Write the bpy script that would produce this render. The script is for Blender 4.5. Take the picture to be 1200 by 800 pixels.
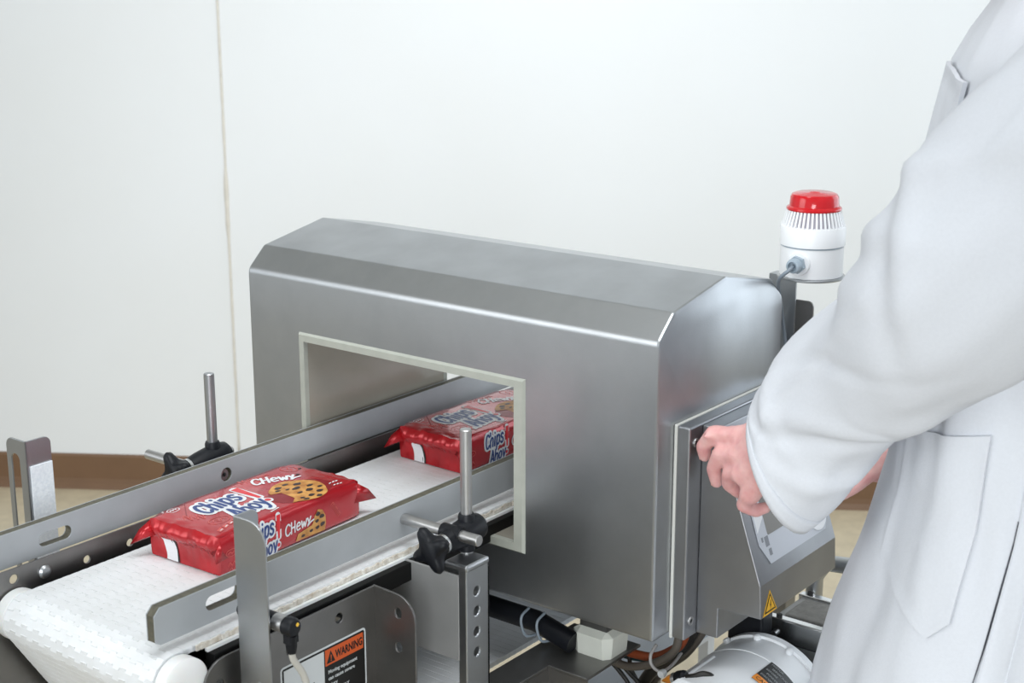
import bpy, bmesh, math, random
from mathutils import Vector, Matrix, noise
random.seed(7)
for o in list(bpy.data.objects): bpy.data.objects.remove(o)
SC = bpy.context.scene; COL = SC.collection
PI = math.pi
# ------------------------------------------------------------------ camera
CAM = Vector((1.60776, -1.45255, 1.54696))
RT = Vector((0.790497, 0.612466, -0.000678)); UP = Vector((-0.153519, 0.199214, 0.967856)); FW = Vector((-0.592914, 0.764983, -0.251503))
cd = bpy.data.cameras.new('camera'); cam = bpy.data.objects.new('camera', cd); COL.objects.link(cam)
cd.sensor_width = 36; cd.lens = 53.07; cd.clip_start = .05
cam.matrix_world = Matrix(((RT.x, UP.x, -FW.x, CAM.x), (RT.y, UP.y, -FW.y, CAM.y), (RT.z, UP.z, -FW.z, CAM.z), (0, 0, 0, 1)))
cd.dof.use_dof = True; cd.dof.focus_distance = 1.95; cd.dof.aperture_fstop = 9
SC.camera = cam
# ------------------------------------------------------------------ world, lights, exposure
w = bpy.data.worlds.new('world'); SC.world = w; w.use_nodes = True
bg = w.node_tree.nodes['Background']; bg.inputs[0].default_value = (.86, .94, 1, 1); bg.inputs[1].default_value = .62
def area(name, loc, target, size, power, col=(1, 1, 1), sy=None, spread=180):
    l = bpy.data.lights.new(name, 'AREA'); l.energy = power; l.color = col
    l.shape = 'RECTANGLE'; l.size = size; l.size_y = sy or size; l.spread = math.radians(spread)
    o = bpy.data.objects.new(name, l); COL.objects.link(o); o.location = loc
    o.rotation_euler = (Vector(target) - Vector(loc)).to_track_quat('-Z', 'Y').to_euler()
    return o
area('ceiling_light', (.70, -.35, 3.1), (-1.1, 1.25, 1.2), 2.0, 44, (.93, .97, 1), 1.4, spread=120)
area('softbox_left', (-1.3, -2.9, 2.0), (0.25, 0.1, .95), 2.0, 8, (.96, .985, 1), spread=90)
area('motor_fill_right', (2.1, -2.3, 1.25), (0.8, .05, .62), 1.2, 7, (.93, .97, 1), spread=70)  # added fill to brighten the motor; no known lamp stands here
area('softbox_back', (1.7, 2.3, 1.55), (0.55, .3, .95), 1.9, 19, (.80, .90, 1), 1.6)
vs = SC.view_settings; vs.view_transform = 'Standard'; vs.look = 'None'; vs.gamma = 1; vs.use_curve_mapping = False; vs.exposure = .11
# ------------------------------------------------------------------ materials
def mat(name, col, rough=.5, metal=0, noise_amt=0, noise_scale=40, bump=0, bump_scale=200, stretch=(1, 1, 1), spec=None, coat=0, sss=0, col2=None, trans=0, ior=None, rvar=0):
    m = bpy.data.materials.new(name); m.use_nodes = True; nt = m.node_tree; b = nt.nodes['Principled BSDF']
    b.inputs['Base Color'].default_value = (*col, 1); b.inputs['Roughness'].default_value = rough; b.inputs['Metallic'].default_value = metal
    if spec is not None: b.inputs['Specular IOR Level'].default_value = spec
    if coat: b.inputs['Coat Weight'].default_value = coat; b.inputs['Coat Roughness'].default_value = .12
    if sss: b.inputs['Subsurface Weight'].default_value = sss; b.inputs['Subsurface Radius'].default_value = (.012, .004, .002); b.inputs['Subsurface Scale'].default_value = 1
    if trans: b.inputs['Transmission Weight'].default_value = trans
    if ior: b.inputs['IOR'].default_value = ior
    if noise_amt or bump or rvar:
        tc = nt.nodes.new('ShaderNodeTexCoord'); mp = nt.nodes.new('ShaderNodeMapping'); mp.inputs['Scale'].default_value = stretch
        nt.links.new(tc.outputs['Object'], mp.inputs['Vector'])
        if noise_amt or rvar:
            n = nt.nodes.new('ShaderNodeTexNoise'); n.inputs['Scale'].default_value = noise_scale; n.inputs['Detail'].default_value = 5
            nt.links.new(mp.outputs[0], n.inputs['Vector'])
            if noise_amt:
                mx = nt.nodes.new('ShaderNodeMix'); mx.data_type = 'RGBA'
                c2 = col2 or tuple(c * (1 - noise_amt) for c in col)
                mx.inputs[6].default_value = (*col, 1); mx.inputs[7].default_value = (*c2, 1)
                rp = nt.nodes.new('ShaderNodeMapRange'); rp.inputs[1].default_value = .35; rp.inputs[2].default_value = .68
                nt.links.new(n.outputs[0], rp.inputs[0]); nt.links.new(rp.outputs[0], mx.inputs[0]); nt.links.new(mx.outputs[2], b.inputs['Base Color'])
            if rvar:
                r2 = nt.nodes.new('ShaderNodeMapRange'); r2.inputs[3].default_value = rough - rvar; r2.inputs[4].default_value = rough + rvar
                nt.links.new(n.outputs[0], r2.inputs[0]); nt.links.new(r2.outputs[0], b.inputs['Roughness'])
        if bump:
            n2 = nt.nodes.new('ShaderNodeTexNoise'); n2.inputs['Scale'].default_value = bump_scale; n2.inputs['Detail'].default_value = 3
            nt.links.new(mp.outputs[0], n2.inputs['Vector'])
            bp = nt.nodes.new('ShaderNodeBump'); bp.inputs['Strength'].default_value = bump; bp.inputs['Distance'].default_value = .002
            nt.links.new(n2.outputs[0], bp.inputs['Height']); nt.links.new(bp.outputs[0], b.inputs['Normal'])
    return m
M = {}
M['wall'] = mat('wall_paint', (.83, .85, .865), .6, 0, .05, 1.6, .12, 60, col2=(.815, .83, .835))
M['caulk'] = mat('caulk', (.74, .70, .63), .6, 0, .1, 30)
M['floor'] = mat('floor_vinyl', (.60, .51, .36), .45, 0, .2, 26, .05, 80, col2=(.52, .44, .31))
M['base'] = mat('baseboard_rubber', (.19, .105, .055), .5, 0, .1, 10)
M['steel'] = mat('brushed_steel', (.50, .515, .53), .36, 1, .12, 14, .05, 420, (1, 1, 1), rvar=.05)
M['steel_dark'] = mat('dull_steel', (.27, .265, .26), .42, 1, .15, 20, .06, 400)
M['steel_bright'] = mat('satin_steel_rod', (.55, .545, .54), .40, 1, .1, 60, .03, 500)
M['edge_light'] = mat('polished_edge', (.75, .76, .76), .25, 1)
M['hdpe'] = mat('grey_rail_plastic', (.40, .42, .44), .38, 0, .06, 30, .02, 300)
M['rail_edge'] = mat('rail_core', (.125, .115, .08), .6, 0, .3, 200, col2=(.08, .075, .055))
M['black'] = mat('black_plastic', (.007, .008, .011), .45, 0, .2, 60, .08, 500, spec=.3)
M['blackbar'] = mat('black_bar', (.004, .004, .004), .55, spec=.2)
M['belt'] = mat('white_belt_plastic', (.85, .865, .88), .5, 0, .06, 30, .05, 120, col2=(.79, .80, .80))
M['beltedge'] = mat('worn_belt_edge', (.78, .75, .69), .6, 0, .5, 90, col2=(.50, .43, .34))
M['whitecap'] = mat('white_nylon', (.88, .88, .87), .35, sss=.1)
M['cream'] = mat('cream_frame_plastic', (.40, .41, .36), .4, 0, .08, 60, .05, 200)
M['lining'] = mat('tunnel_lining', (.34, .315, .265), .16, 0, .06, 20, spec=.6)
M['foot'] = mat('insulator_plastic', (.68, .69, .62), .5, 0, .06, 50)
M['gasket'] = mat('gasket', (.62, .62, .58), .5)
M['screen'] = mat('display_glass', (.21, .205, .19), .3, spec=.3)
M['panel'] = mat('display_overlay', (.52, .55, .60), .4)
M['panel_dark'] = mat('overlay_print', (.22, .235, .26), .4)
M['panel_white'] = mat('overlay_white', (.78, .80, .82), .4)
M['yellow'] = mat('sticker_yellow', (.85, .46, .02), .45)
M['ink'] = mat('ink_black', (.008, .008, .008), .5)
M['signblack'] = mat('sign_black', (.006, .006, .006), .4)
M['signwhite'] = mat('sign_white', (.62, .65, .66), .45)
M['orange'] = mat('sign_orange', (.62, .10, .02), .45)
M['orangeplug'] = mat('plug_orange', (.85, .28, .02), .4)
M['red'] = mat('red_foil', (.52, .012, .022), .22, .25, .25, 18, .25, 50, col2=(.42, .008, .016), coat=.5)
M['redfold'] = mat('red_foil_fold', (.55, .014, .022), .27, .3, .3, 30, .4, 60, coat=.3)
M['redlight'] = mat('print_pale_red', (.62, .10, .09), .35, .1)
M['reddeep'] = mat('print_dark_red', (.25, .004, .01), .35, .1)
M['print_white'] = mat('print_white', (.82, .83, .85), .35)
M['print_blue'] = mat('print_blue', (.018, .055, .22), .35)
M['print_red'] = mat('print_red', (.72, .03, .04), .35)
M['cookie'] = mat('print_cookie', (.72, .37, .10), .45, 0, 1, 90, 0, col2=(.42, .16, .03))
M['chip'] = mat('print_chip', (.035, .018, .02), .4)
M['beaconwhite'] = mat('beacon_white', (.86, .87, .88), .35)
M['beaconred'] = mat('beacon_lens', (.78, .012, .02), .12, 0, trans=.35, ior=1.45, coat=.3)
M['beaconcore'] = mat('beacon_core', (.45, .42, .48), .5)
M['gland'] = mat('grey_gland', (.33, .40, .46), .4)
M['cablegrey'] = mat('grey_cable', (.22, .26, .30), .45)
M['cablebeige'] = mat('beige_cable', (.50, .48, .43), .45)
M['cableblack'] = mat('black_cable', (.02, .018, .016), .45)
M['cablebrown'] = mat('brown_grey_cable', (.10, .085, .07), .45)
M['cableorange'] = mat('rust_cable', (.24, .05, .015), .5)
M['cableteal'] = mat('teal_cable', (.006, .055, .07), .5)
M['steel_matte'] = mat('matte_steel', (.42, .42, .415), .55, .5, .1, 20, .05, 300)
M['steel_box'] = mat('dull_box_steel', (.36, .365, .38), .38, 1, .1, 14, .05, 420)
M['tray'] = mat('pale_lit_steel', (.78, .82, .88), .4, .2)  # bare steel catching light: that brightness is put into the pale colour
M['tie'] = mat('cable_tie', (.45, .43, .42), .4)
M['motor'] = mat('motor_white', (.90, .92, .94), .32, 0, .03, 20)
M['reflector'] = mat('reflector_face', (.80, .83, .88), .35, 0, .3, 260, .4, 300, col2=(.92, .94, .97))
M['led'] = mat('led_yellow', (.9, .55, .05), .3)
M['coat'] = mat('white_coat_cotton', (.72, .74, .785), .85, 0, .03, 300, .12, 700, spec=.15)
M['skin'] = mat('skin', (.72, .35, .34), .5, 0, 1, 55, .25, 260, sss=.12, col2=(.80, .48, .45))
M['nail'] = mat('nail', (.66, .34, .30), .3)
M['trousers'] = mat('dark_trousers', (.04, .045, .06), .8, 0, .2, 80)
M['shoe'] = mat('black_shoe', (.015, .015, .015), .4)
M['hair'] = mat('brown_hair', (.06, .035, .02), .6, 0, .3, 80)
# mesh relief of the foils: stronger waviness
# ------------------------------------------------------------------ helpers
def wm(o):
    m = o.matrix_basis.copy()
    while o.parent: o = o.parent; m = o.matrix_basis @ m
    return m
class MB:
    def __init__(s): s.v = []; s.f = []
    def add(s, vs, fs):
        b = len(s.v); s.v += [tuple(v) for v in vs]; s.f += [tuple(b + i for i in f) for f in fs]; return s
    def box(s, lo, hi):
        x0, y0, z0 = lo; x1, y1, z1 = hi
        return s.add([(x0,y0,z0),(x1,y0,z0),(x1,y1,z0),(x0,y1,z0),(x0,y0,z1),(x1,y0,z1),(x1,y1,z1),(x0,y1,z1)],
                     [(3,2,1,0),(4,5,6,7),(0,1,5,4),(1,2,6,5),(2,3,7,6),(3,0,4,7)])
    def prism(s, pts, a, b):
        n = len(pts); pa = [Vector(a(*p)) for p in pts]; pb = [Vector(b(*p)) for p in pts]
        return s.add(pa + pb, [tuple(range(n))[::-1], tuple(range(n, 2 * n))] + [(i, (i + 1) % n, n + (i + 1) % n, n + i) for i in range(n)])
    def loft(s, rings, caps=(True, True), close=True):
        n = len(rings[0]); fs = []
        for r in range(len(rings) - 1):
            for i in range(n if close else n - 1):
                j = (i + 1) % n; fs.append((r*n+i, r*n+j, (r+1)*n+j, (r+1)*n+i))
        if caps[0]: fs.append(tuple(range(n))[::-1])
        if caps[1]: fs.append(tuple((len(rings)-1)*n + i for i in range(n)))
        return s.add([p for r in rings for p in r], fs)
    def tube(s, path, r, n=12, caps=(True, True)):
        path = [Vector(p) for p in path]; rings = []; prev = None
        for i, p in enumerate(path):
            t = (path[min(i+1, len(path)-1)] - path[max(i-1, 0)]).normalized()
            if prev is None: u = t.orthogonal().normalized()
            else: u = (prev - t * prev.dot(t)).normalized()
            prev = u; v = t.cross(u); rr = r[i] if isinstance(r, (list, tuple)) else r
            rings.append([p + (u * math.cos(2*PI*k/n) + v * math.sin(2*PI*k/n)) * rr for k in range(n)])
        return s.loft(rings, caps)
    def lathe(s, prof, c, axis='z', n=32):
        c = Vector(c); ax = {'x': Vector((1,0,0)), 'y': Vector((0,1,0)), 'z': Vector((0,0,1))}[axis] if isinstance(axis, str) else Vector(axis).normalized()
        u = ax.orthogonal().normalized(); v = ax.cross(u); rings = []
        for r, h in prof: rings.append([c + ax * h + (u * math.cos(2*PI*k/n) + v * math.sin(2*PI*k/n)) * max(r, 1e-5) for k in range(n)])
        return s.loft(rings)
def spline(pts, n=8):
    P = [Vector(p) for p in pts]; P = [P[0]*2 - P[1]] + P + [P[-1]*2 - P[-2]]; out = []
    for i in range(1, len(P) - 2):
        for k in range(n):
            t = k / n
            out.append(.5*((2*P[i]) + (P[i+1]-P[i-1])*t + (2*P[i-1]-5*P[i]+4*P[i+1]-P[i+2])*t*t + (3*P[i]-P[i-1]-3*P[i+1]+P[i+2])*t**3))
    return out + [P[-2]]
def tag(o, label=None, cat=None, group=None, kind=None):
    if label: o['label'] = label
    if cat: o['category'] = cat
    if group: o['group'] = group
    if kind: o['kind'] = kind
    return o
def finish(me, name, m, parent, smooth=None, bevel=0, segs=2, local=False):
    if parent is not None:
        if not local: me.transform(wm(parent).inverted())
        loc = Vector((0, 0, 0))
    else:
        xs = [v.co for v in me.vertices]
        loc = Vector(((min(v.x for v in xs)+max(v.x for v in xs))/2, (min(v.y for v in xs)+max(v.y for v in xs))/2, min(v.z for v in xs)))
        me.transform(Matrix.Translation(-loc))
    me.materials.append(m)
    o = bpy.data.objects.new(name, me); o.location = loc; COL.objects.link(o); o.parent = parent
    if smooth is not None:
        me.polygons.foreach_set('use_smooth', [True]*len(me.polygons))
        if smooth < 180:
            me.set_sharp_from_angle(angle=math.radians(smooth))
    if bevel:
        b = o.modifiers.new('bevel', 'BEVEL'); b.width = bevel; b.segments = segs; b.limit_method = 'ANGLE'; b.angle_limit = math.radians(40); b.harden_normals = False
    return o
def build(mb, name, m, parent=None, smooth=None, bevel=0, segs=2, local=False):
    me = bpy.data.meshes.new(name); me.from_pydata(mb.v, [], mb.f); me.update()
    bm = bmesh.new(); bm.from_mesh(me); bmesh.ops.recalc_face_normals(bm, faces=bm.faces); bm.to_mesh(me); bm.free()
    return finish(me, name, m, parent, smooth, bevel, segs, local)
def thing(name, loc, label, cat, group=None, rz=0, kind=None):
    o = bpy.data.objects.new(name, None); o.empty_display_size = .05; o.location = loc; o.rotation_euler = (0, 0, rz); COL.objects.link(o)
    return tag(o, label, cat, group, kind)
YZ = lambda x: Matrix(((0,0,1,x),(1,0,0,0),(0,1,0,0),(0,0,0,1)))       # local (u,v,w) -> (y, z, +x)
XZ = lambda y: Matrix(((1,0,0,0),(0,0,-1,y),(0,1,0,0),(0,0,0,1)))      # local (u,v,w) -> (x, z, -y)
XY = lambda z: Matrix(((1,0,0,0),(0,1,0,0),(0,0,1,z),(0,0,0,1)))
def curve_mesh(cu):
    o = bpy.data.objects.new('tmp', cu); COL.objects.link(o); dg = bpy.context.evaluated_depsgraph_get(); dg.update()
    me = bpy.data.meshes.new_from_object(o.evaluated_get(dg)); bpy.data.objects.remove(o); bpy.data.curves.remove(cu); me.materials.clear(); return me
def plate(name, outlines, thick, mx, m, parent, bev=.0006):
    """flat sheet with holes: outlines[0] is the outer edge; extends 0..thick along local w"""
    cu = bpy.data.curves.new('p', 'CURVE'); cu.dimensions = '2D'; cu.fill_mode = 'BOTH'
    for ol in outlines:
        s = cu.splines.new('POLY'); s.points.add(len(ol) - 1); s.use_cyclic_u = True
        for p, q in zip(s.points, ol): p.co = (q[0], q[1], 0, 1)
    cu.extrude = max(thick/2 - bev, 0); cu.bevel_depth = bev; cu.bevel_resolution = 1; cu.offset = -bev
    me = curve_mesh(cu); me.transform(Matrix.Translation((0, 0, thick/2))); me.transform(mx); me.polygons.foreach_set('use_smooth', [False]*len(me.polygons))
    return finish(me, name, m, parent)
def circ(x, y, r, n=20): return [(x + r*math.cos(2*PI*k/n), y + r*math.sin(2*PI*k/n)) for k in range(n)]
def slot(x0, x1, y, r, n=8): return [(x1 + r*math.cos(-PI/2 + PI*k/n), y + r*math.sin(-PI/2 + PI*k/n)) for k in range(n+1)] + [(x0 + r*math.cos(PI/2 + PI*k/n), y + r*math.sin(PI/2 + PI*k/n)) for k in range(n+1)]
def vslot(x, y0, y1, r): return [(x + (p[1]), p[0]) for p in slot(y0, y1, 0, r)]
def rrect(x0, y0, x1, y1, r, n=5):
    out = []
    for cx, cy, a in ((x1-r, y0+r, -90), (x1-r, y1-r, 0), (x0+r, y1-r, 90), (x0+r, y0+r, 180)):
        for k in range(n+1):
            t = math.radians(a + 90*k/n); out.append((cx + r*math.cos(t), cy + r*math.sin(t)))
    return out
def text(body, size, mx, m, name, parent, shear=0, align='LEFT', xs=1, thick=.0001, bold=0, spacing=1):
    cu = bpy.data.curves.new('t', 'FONT'); cu.body = body; cu.size = size; cu.align_x = align; cu.shear = shear; cu.extrude = thick; cu.offset = bold; cu.resolution_u = 2; cu.space_character = spacing
    me = curve_mesh(cu); me.transform(Matrix.Diagonal((xs, 1, 1, 1))); me.transform(mx)
    return finish(me, name, m, parent)
def frame_mx(o, u, v):
    u = Vector(u).normalized(); v = Vector(v); v = (v - u*v.dot(u)).normalized(); n = u.cross(v)
    return Matrix(((u.x, v.x, n.x, o[0]), (u.y, v.y, n.y, o[1]), (u.z, v.z, n.z, o[2]), (0,0,0,1)))
# ------------------------------------------------------------------ setting
WA = math.radians(33.25); WU = Vector((math.cos(WA), math.sin(WA), 0)); WN = Vector((math.sin(WA), -math.cos(WA), 0))
W0 = Vector((-1.598, 1.378, 0))       # foot of the wall seam
fl = build(MB().box((-6, -5, -.05), (6, 7, 0)), 'floor', M['floor']); tag(fl, 'pale beige speckled vinyl floor', None, kind='structure')
ce = build(MB().box((-6, -5, 3.3), (6, 7, 3.35)), 'ceiling', M['wall']); tag(ce, 'white ceiling above the work area', None, kind='structure')
wl = thing('wall_back', W0, 'white painted panel wall with one vertical joint', None, kind='structure')
def wbox(u0, u1, d0, d1, z0, z1):
    mb = MB(); ps = []
    for z in (z0, z1):
        for u, d in ((u0, d0), (u1, d0), (u1, d1), (u0, d1)): ps.append(W0 + WU*u + WN*d + Vector((0, 0, z)))
    return mb.add(ps, [(3,2,1,0),(4,5,6,7),(0,1,5,4),(1,2,6,5),(2,3,7,6),(3,0,4,7)])
for u0, u1 in ((-4, -.0022), (.0022, 6)): build(wbox(u0, u1, -.1, 0, 0, 3.2), 'wall_panel', M['wall'], wl, bevel=.003)
mb = MB()      # uneven caulk bead in the joint
path = [W0 + WN*.0005 + WU*(.004*noise.noise(Vector((0, 0, z*.09)))) + Vector((0, 0, z*.04)) for z in range(3, 78)]
mb.tube(path, [.0036 + .0014*noise.noise(Vector((3, 1, i*.7))) + (.003 if 17 <= i <= 20 else 0) for i in range(len(path))], 8)
build(mb, 'joint_bead', M['caulk'], wl, smooth=180)
mb = MB(); prof = [(0, .0), (.022, .0), (.019, .006), (.011, .016), (.008, .03), (.007, .098), (.004, .104), (0, .105)]
for u0, u1 in ((-4, 6),): mb.prism(prof, lambda d, z: W0 + WU*u0 + WN*d + Vector((0,0,z)), lambda d, z: W0 + WU*u1 + WN*d + Vector((0,0,z)))
b = build(mb, 'baseboard_back', M['base']); tag(b, 'brown rubber cove baseboard along the white wall', None, kind='structure')
# ------------------------------------------------------------------ belt conveyor
ZB = .8285; BX0, BX1 = .172, .433
cv = thing('belt_conveyor', (.3, .2, 0), 'white modular belt conveyor running through the steel tunnel', 'conveyor')
R0, NY, NZ = .0315, -.52, .797
pathpts = [(1.0, ZB)]
pathpts += [(NY - R0*math.sin(a), NZ + R0*math.cos(a)) for a in [math.radians(8*k) for k in range(0, 15)]]
pathpts += [(-.435, .60)] + [(-.425 + .01*0, .598), (1.0, .598)]
seg = []; 
def along(s):
    for (y0, z0), (y1, z1) in zip(pathpts, pathpts[1:]):
        l = math.hypot(y1-y0, z1-z0)
        if s <= l: return Vector((0, y0 + (y1-y0)*s/l, z0 + (z1-z0)*s/l))
        s -= l
    return None
PITCH = .0127
def module_mesh():
    """one belt row: flat plate with alternating hinge knuckles on both edges (local x across, y along, z up)"""
    mb = MB(); n = 24; w = (BX1-BX0)/n; h = .0075; ex = .0022
    mb.box((BX0, -PITCH/2+ex, -h), (BX1, PITCH/2-ex, 0)); mb.box((BX0, -PITCH/2, -h+.0003), (BX1, PITCH/2, -.0022))
    for k in range(n):
        x0 = BX0 + k*w + .0002; x1 = x0 + w - .0004
        if k % 2 == 0: mb.box((x0, -PITCH/2-ex+.0003, -h+.001), (x1, -PITCH/2+ex, -.00012))
        else: mb.box((x0, PITCH/2-ex, -h+.001), (x1, PITCH/2+ex-.0003, -.00012))
    me = bpy.data.meshes.new('belt_module'); me.from_pydata(mb.v, [], mb.f); me.materials.append(M['belt']); me.update(); return me
bme = module_mesh(); s = .01
cvi = wm(cv).inverted()
while True:
    a = along(s); b_ = along(s + PITCH)
    if a is None or b_ is None: break
    o = bpy.data.objects.new('belt_module', bme); COL.objects.link(o); o.parent = cv
    d = (b_ - a).normalized(); mid = (a + b_)/2
    nrm = Vector((0, d.z, -d.y))        # outward on the top run (d = -y)
    mxx = Matrix(((1,0,0,0),(0,-d.y,nrm.y,mid.y),(0,-d.z,nrm.z,mid.z),(0,0,0,1)))
    o.matrix_basis = Matrix.Translation(-Vector(cv.location)) @ mxx
    s += PITCH
# worn edge of the belt (near side): small lumps all along
mb = MB()
for k in range(int((1.0+.49)/.006)):
    y = -.49 + k*.006; mb.box((BX1-.0015, y, ZB-.0087), (BX1+.0018+random.uniform(-.0008, .0010), y+.0060, ZB-.0012-random.uniform(0, .0022)))
tag(build(mb, 'belt_edge', M['beltedge'], cv, bevel=.0006, segs=1), 'scuffed beige edge of the belt', kind='stuff')
build(MB().box((.434, -.478, ZB-.0125), (.4385, 1.0, ZB-.0088)), 'wear_strip', M['whitecap'], cv)
build(MB().box((.434, -.478, ZB-.036), (.449, 1.0, ZB-.0125)), 'support_bar', M['blackbar'], cv, bevel=.001)
build(MB().box((.18, -.47, .78), (.43, 1.0, .80)), 'slider_bed', M['blackbar'], cv)
for x0, x1 in ((.4345, .4525), (.1525, .1705)):
    mb = MB(); mb.lathe([(.008, 0), (R0-.004, 0), (R0-.0012, .0012), (R0-.001, .004), (R0-.001, x1-x0-.002), (R0-.004, x1-x0), (.01, x1-x0)], (x0, NY, NZ), 'x', 40)
    build(mb, 'nose_roller_cap', M['whitecap'], cv, smooth=35)
build(MB().lathe([(.012, 0), (.012, BX1-BX0+.02)], (BX0-.01, NY, NZ), 'x', 20), 'nose_shaft', M['steel_dark'], cv, smooth=40)
# far side frame with punched holes
out = [(1.0, .851), (-.535, .851), (-.565, .835), (-.572, .775), (-.56, .70), (-.50, .62), (-.45, .585), (1.0, .585)]
holes = [circ(-.519, .838, .0058), circ(-.417, .829, .005), circ(-.352, .830, .005)] + [circ(y, .832, .006) for y in (-.25, -.15, .4, .6)]
plate('side_frame', [out] + holes, .003, YZ(.148), M['steel_dark'], cv)
mb = MB(); mb.lathe([(.003, 0), (.0085, 0), (.0085, .002), (.006, .0045), (.0, .005)], (.151, -.478, .834), 'x', 20); build(mb, 'button_bolt', M['steel'], cv, smooth=40)
# near side: bracket plate with holes, right-angled flange
out = [(-.232, .600), (-.232, .813)] + [(-.470 + .03*math.cos(math.radians(a)) , .783 + .030*math.sin(math.radians(a))) for a in range(90, 181, 15)] + [(-.500, .66), (-.44, .60)]
holes = [circ(-.478, .783, .0062), circ(-.295, .793, .0062), circ(-.374, .783, .0062), circ(-.455, .745, .0062)]
plate('bracket_plate', [out] + holes, .003, YZ(.4525), M['steel_dark'], cv)
fx = [(.4525, .60), (.519, .60)] + [(.489 + .030*math.cos(math.radians(a)), .7815 + .030*math.sin(math.radians(a))) for a in range(0, 91, 15)] + [(.4525, .813)]
plate('bracket_flange', [fx, vslot(.4925, .786, .789, .0052), vslot(.4925, .742, .745, .0052), vslot(.4925, .66, .663, .0052)], .003, XZ(-.231), M['steel_dark'], cv)
plate('cross_plate', [[(.30, .706), (.5245, .706), (.5245, .818), (.30, .818)]], .003, XZ(-.1575), M['steel_matte'], cv)
for x in (.16, .44):
    for y in (-.38, .85): build(MB().box((x-.02, y-.02, 0), (x+.02, y+.02, .60)), 'leg', M['steel_dark'], cv, bevel=.003)
for y in (-.38, .85): build(MB().box((.18, y-.015, .545), (.42, y+.015, .585)), 'cross_member', M['steel_dark'], cv, bevel=.003)
# ------------------------------------------------------------------ guide rails
def guide_rail(x0, x1, z0, z1, y0, y1, slots, label, screw=None):
    t = thing('guide_rail', ((x0+x1)/2, (y0+y1)/2, z0), label, 'guide rail', 'guide rails along the belt')
    c = .008
    ol = [(y0+c*.8, z0), (y1, z0), (y1, z1), (y0+c, z1), (y0, z1-c), (y0, z0+.004)]
    th = .0012
    for xx in (x0, x1-th): plate('face_sheet', [ol] + slots, th, YZ(xx), M['hdpe'], t, bev=.0002)
    plate('rail_core', [[(p[0]+(.0003 if p[0] < y0+.01 else -.0003), p[1]+(.0003 if p[1] < (z0+z1)/2 else -.0003)) for p in ol]] + slots, x1-x0-2*th, YZ(x0+th), M['rail_edge'], t, bev=.0002)
    return t
nr = guide_rail(.4120, .4255, .840, .882, -.536, .98, [slot(-.458, -.422, .8625, .0085)], 'near grey guide rail with a slotted chamfered end over the belt front edge')
fr = guide_rail(.122, .135, .8465, .8885, -.72, .98, [slot(-.463, -.433, .8655, .0085), circ(-.1765, .867, .0095)], 'far grey guide rail with a countersunk screw, behind the cookie packs')
mb = MB(); mb.lathe([(.0, 0), (.0032, 0), (.0034, .003), (.0078, .003), (.0080, .001), (.0072, 0), (.0, -.001)], (.1305, -.1795, .867), 'x', 24)
sc = build(mb, 'screw', M['steel'], fr, smooth=40)
build(MB().lathe([(0, .003), (.0028, .0031), (.0028, .0033), (0, .0034)], (.1305, -.1795, .867), 'x', 6), 'hex_socket', M['ink'], sc)
# ------------------------------------------------------------------ rail supports (rod, cross rod, clamp with star knob)
def rail_support(x, ytop, zc, side, label, rod_top, rod_bot, cross_end, cross_z, rail_x):
    t = thing('rail_support', (x, ytop, rod_bot), label, 'rail support', 'rail supports')
    mb = MB(); r = .0072
    mb.lathe([(0, 0), (r, 0), (r, rod_top-rod_bot-.001), (r-.001, rod_top-rod_bot), (0, rod_top-rod_bot)], (x, ytop, rod_bot), 'z', 24)
    build(mb, 'vertical_rod', M['steel_bright'] if side > 0 else M['steel'], t, smooth=40)
    yc = ytop - .025
    a, b2 = sorted((rail_x, cross_end)); L = b2 - a
    mb = MB(); mb.lathe([(0, 0), (.0062, 0), (.007, .0008), (.007, L-.0008), (.0062, L), (0, L)], (a, yc, cross_z), 'x', 24)
    build(mb, 'cross_rod', M['steel_bright'], t, smooth=40)
    cl = MB()      # clamp body: barrel along y with collar around the vertical rod
    cl.lathe([(.006, -.044), (.0125, -.042), (.0138, -.036), (.0155, -.026), (.0172, -.008), (.0172, .014), (.0160, .022), (.012, .026), (.0, .026)], (x, ytop, zc), (0, 1, .06), 28)
    cl.lathe([(.0075, -.024), (.0105, -.024), (.0105, .020), (.0092, .0235), (.0074, .0235)], (x, ytop, zc), 'z', 24)
    cl.lathe([(.0072, -.016), (.0102, -.016), (.0104, .013), (.0072, .013)], (x, yc, cross_z), 'x', 24)
    c = build(cl, 'clamp_body', M['black'], t, smooth=40)
    build(MB().lathe([(.011, -.048), (.0125, -.0475), (.0125, -.043), (.011, -.042)], (x, ytop, zc), (0, 1, .06), 24), 'washer', M['edge_light'], c, smooth=40)
    build(MB().lathe([(0, .034), (.0055, .0335), (.0065, .031), (.0075, .026), (0, .026)], (x, ytop, zc), (0, 1, .06), 20), 'end_screw', M['steel_bright'], c, smooth=40)
    # four-lobed star knob facing -y
    kn = MB(); n = 64; rings = []
    kc = Vector((x, ytop-.060, zc-.0035))
    for y, sc_, rr in ((.013, .0095, 0), (.011, .0125, .0), (.004, .0155, .5), (-.002, .0225, 1), (-.008, .0235, 1), (-.012, .0215, 1), (-.014, .015, .7)):
        ring = []
        for k in range(n):
            an = 2*PI*k/n; lobe = max(0, math.cos(2*(an-.5)))**1.6 if False else (0.5+0.5*math.cos(4*(an-.55)))**1.5
            rad = sc_*(.66 + .62*lobe) if rr == 1 else sc_*(1 + .45*rr*(lobe-.4))
            ring.append(kc + Vector((rad*math.cos(an), y, rad*math.sin(an))))
        rings.append(ring)
    kn.loft(rings); build(kn, 'star_knob', M['black'], c, smooth=60)
    return t
rs = rail_support(.506, -.122, .859, 1, 'rail support with star knob and black clamp standing before the tunnel mouth', .990, .833, .5465, .8640, .4258)
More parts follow.
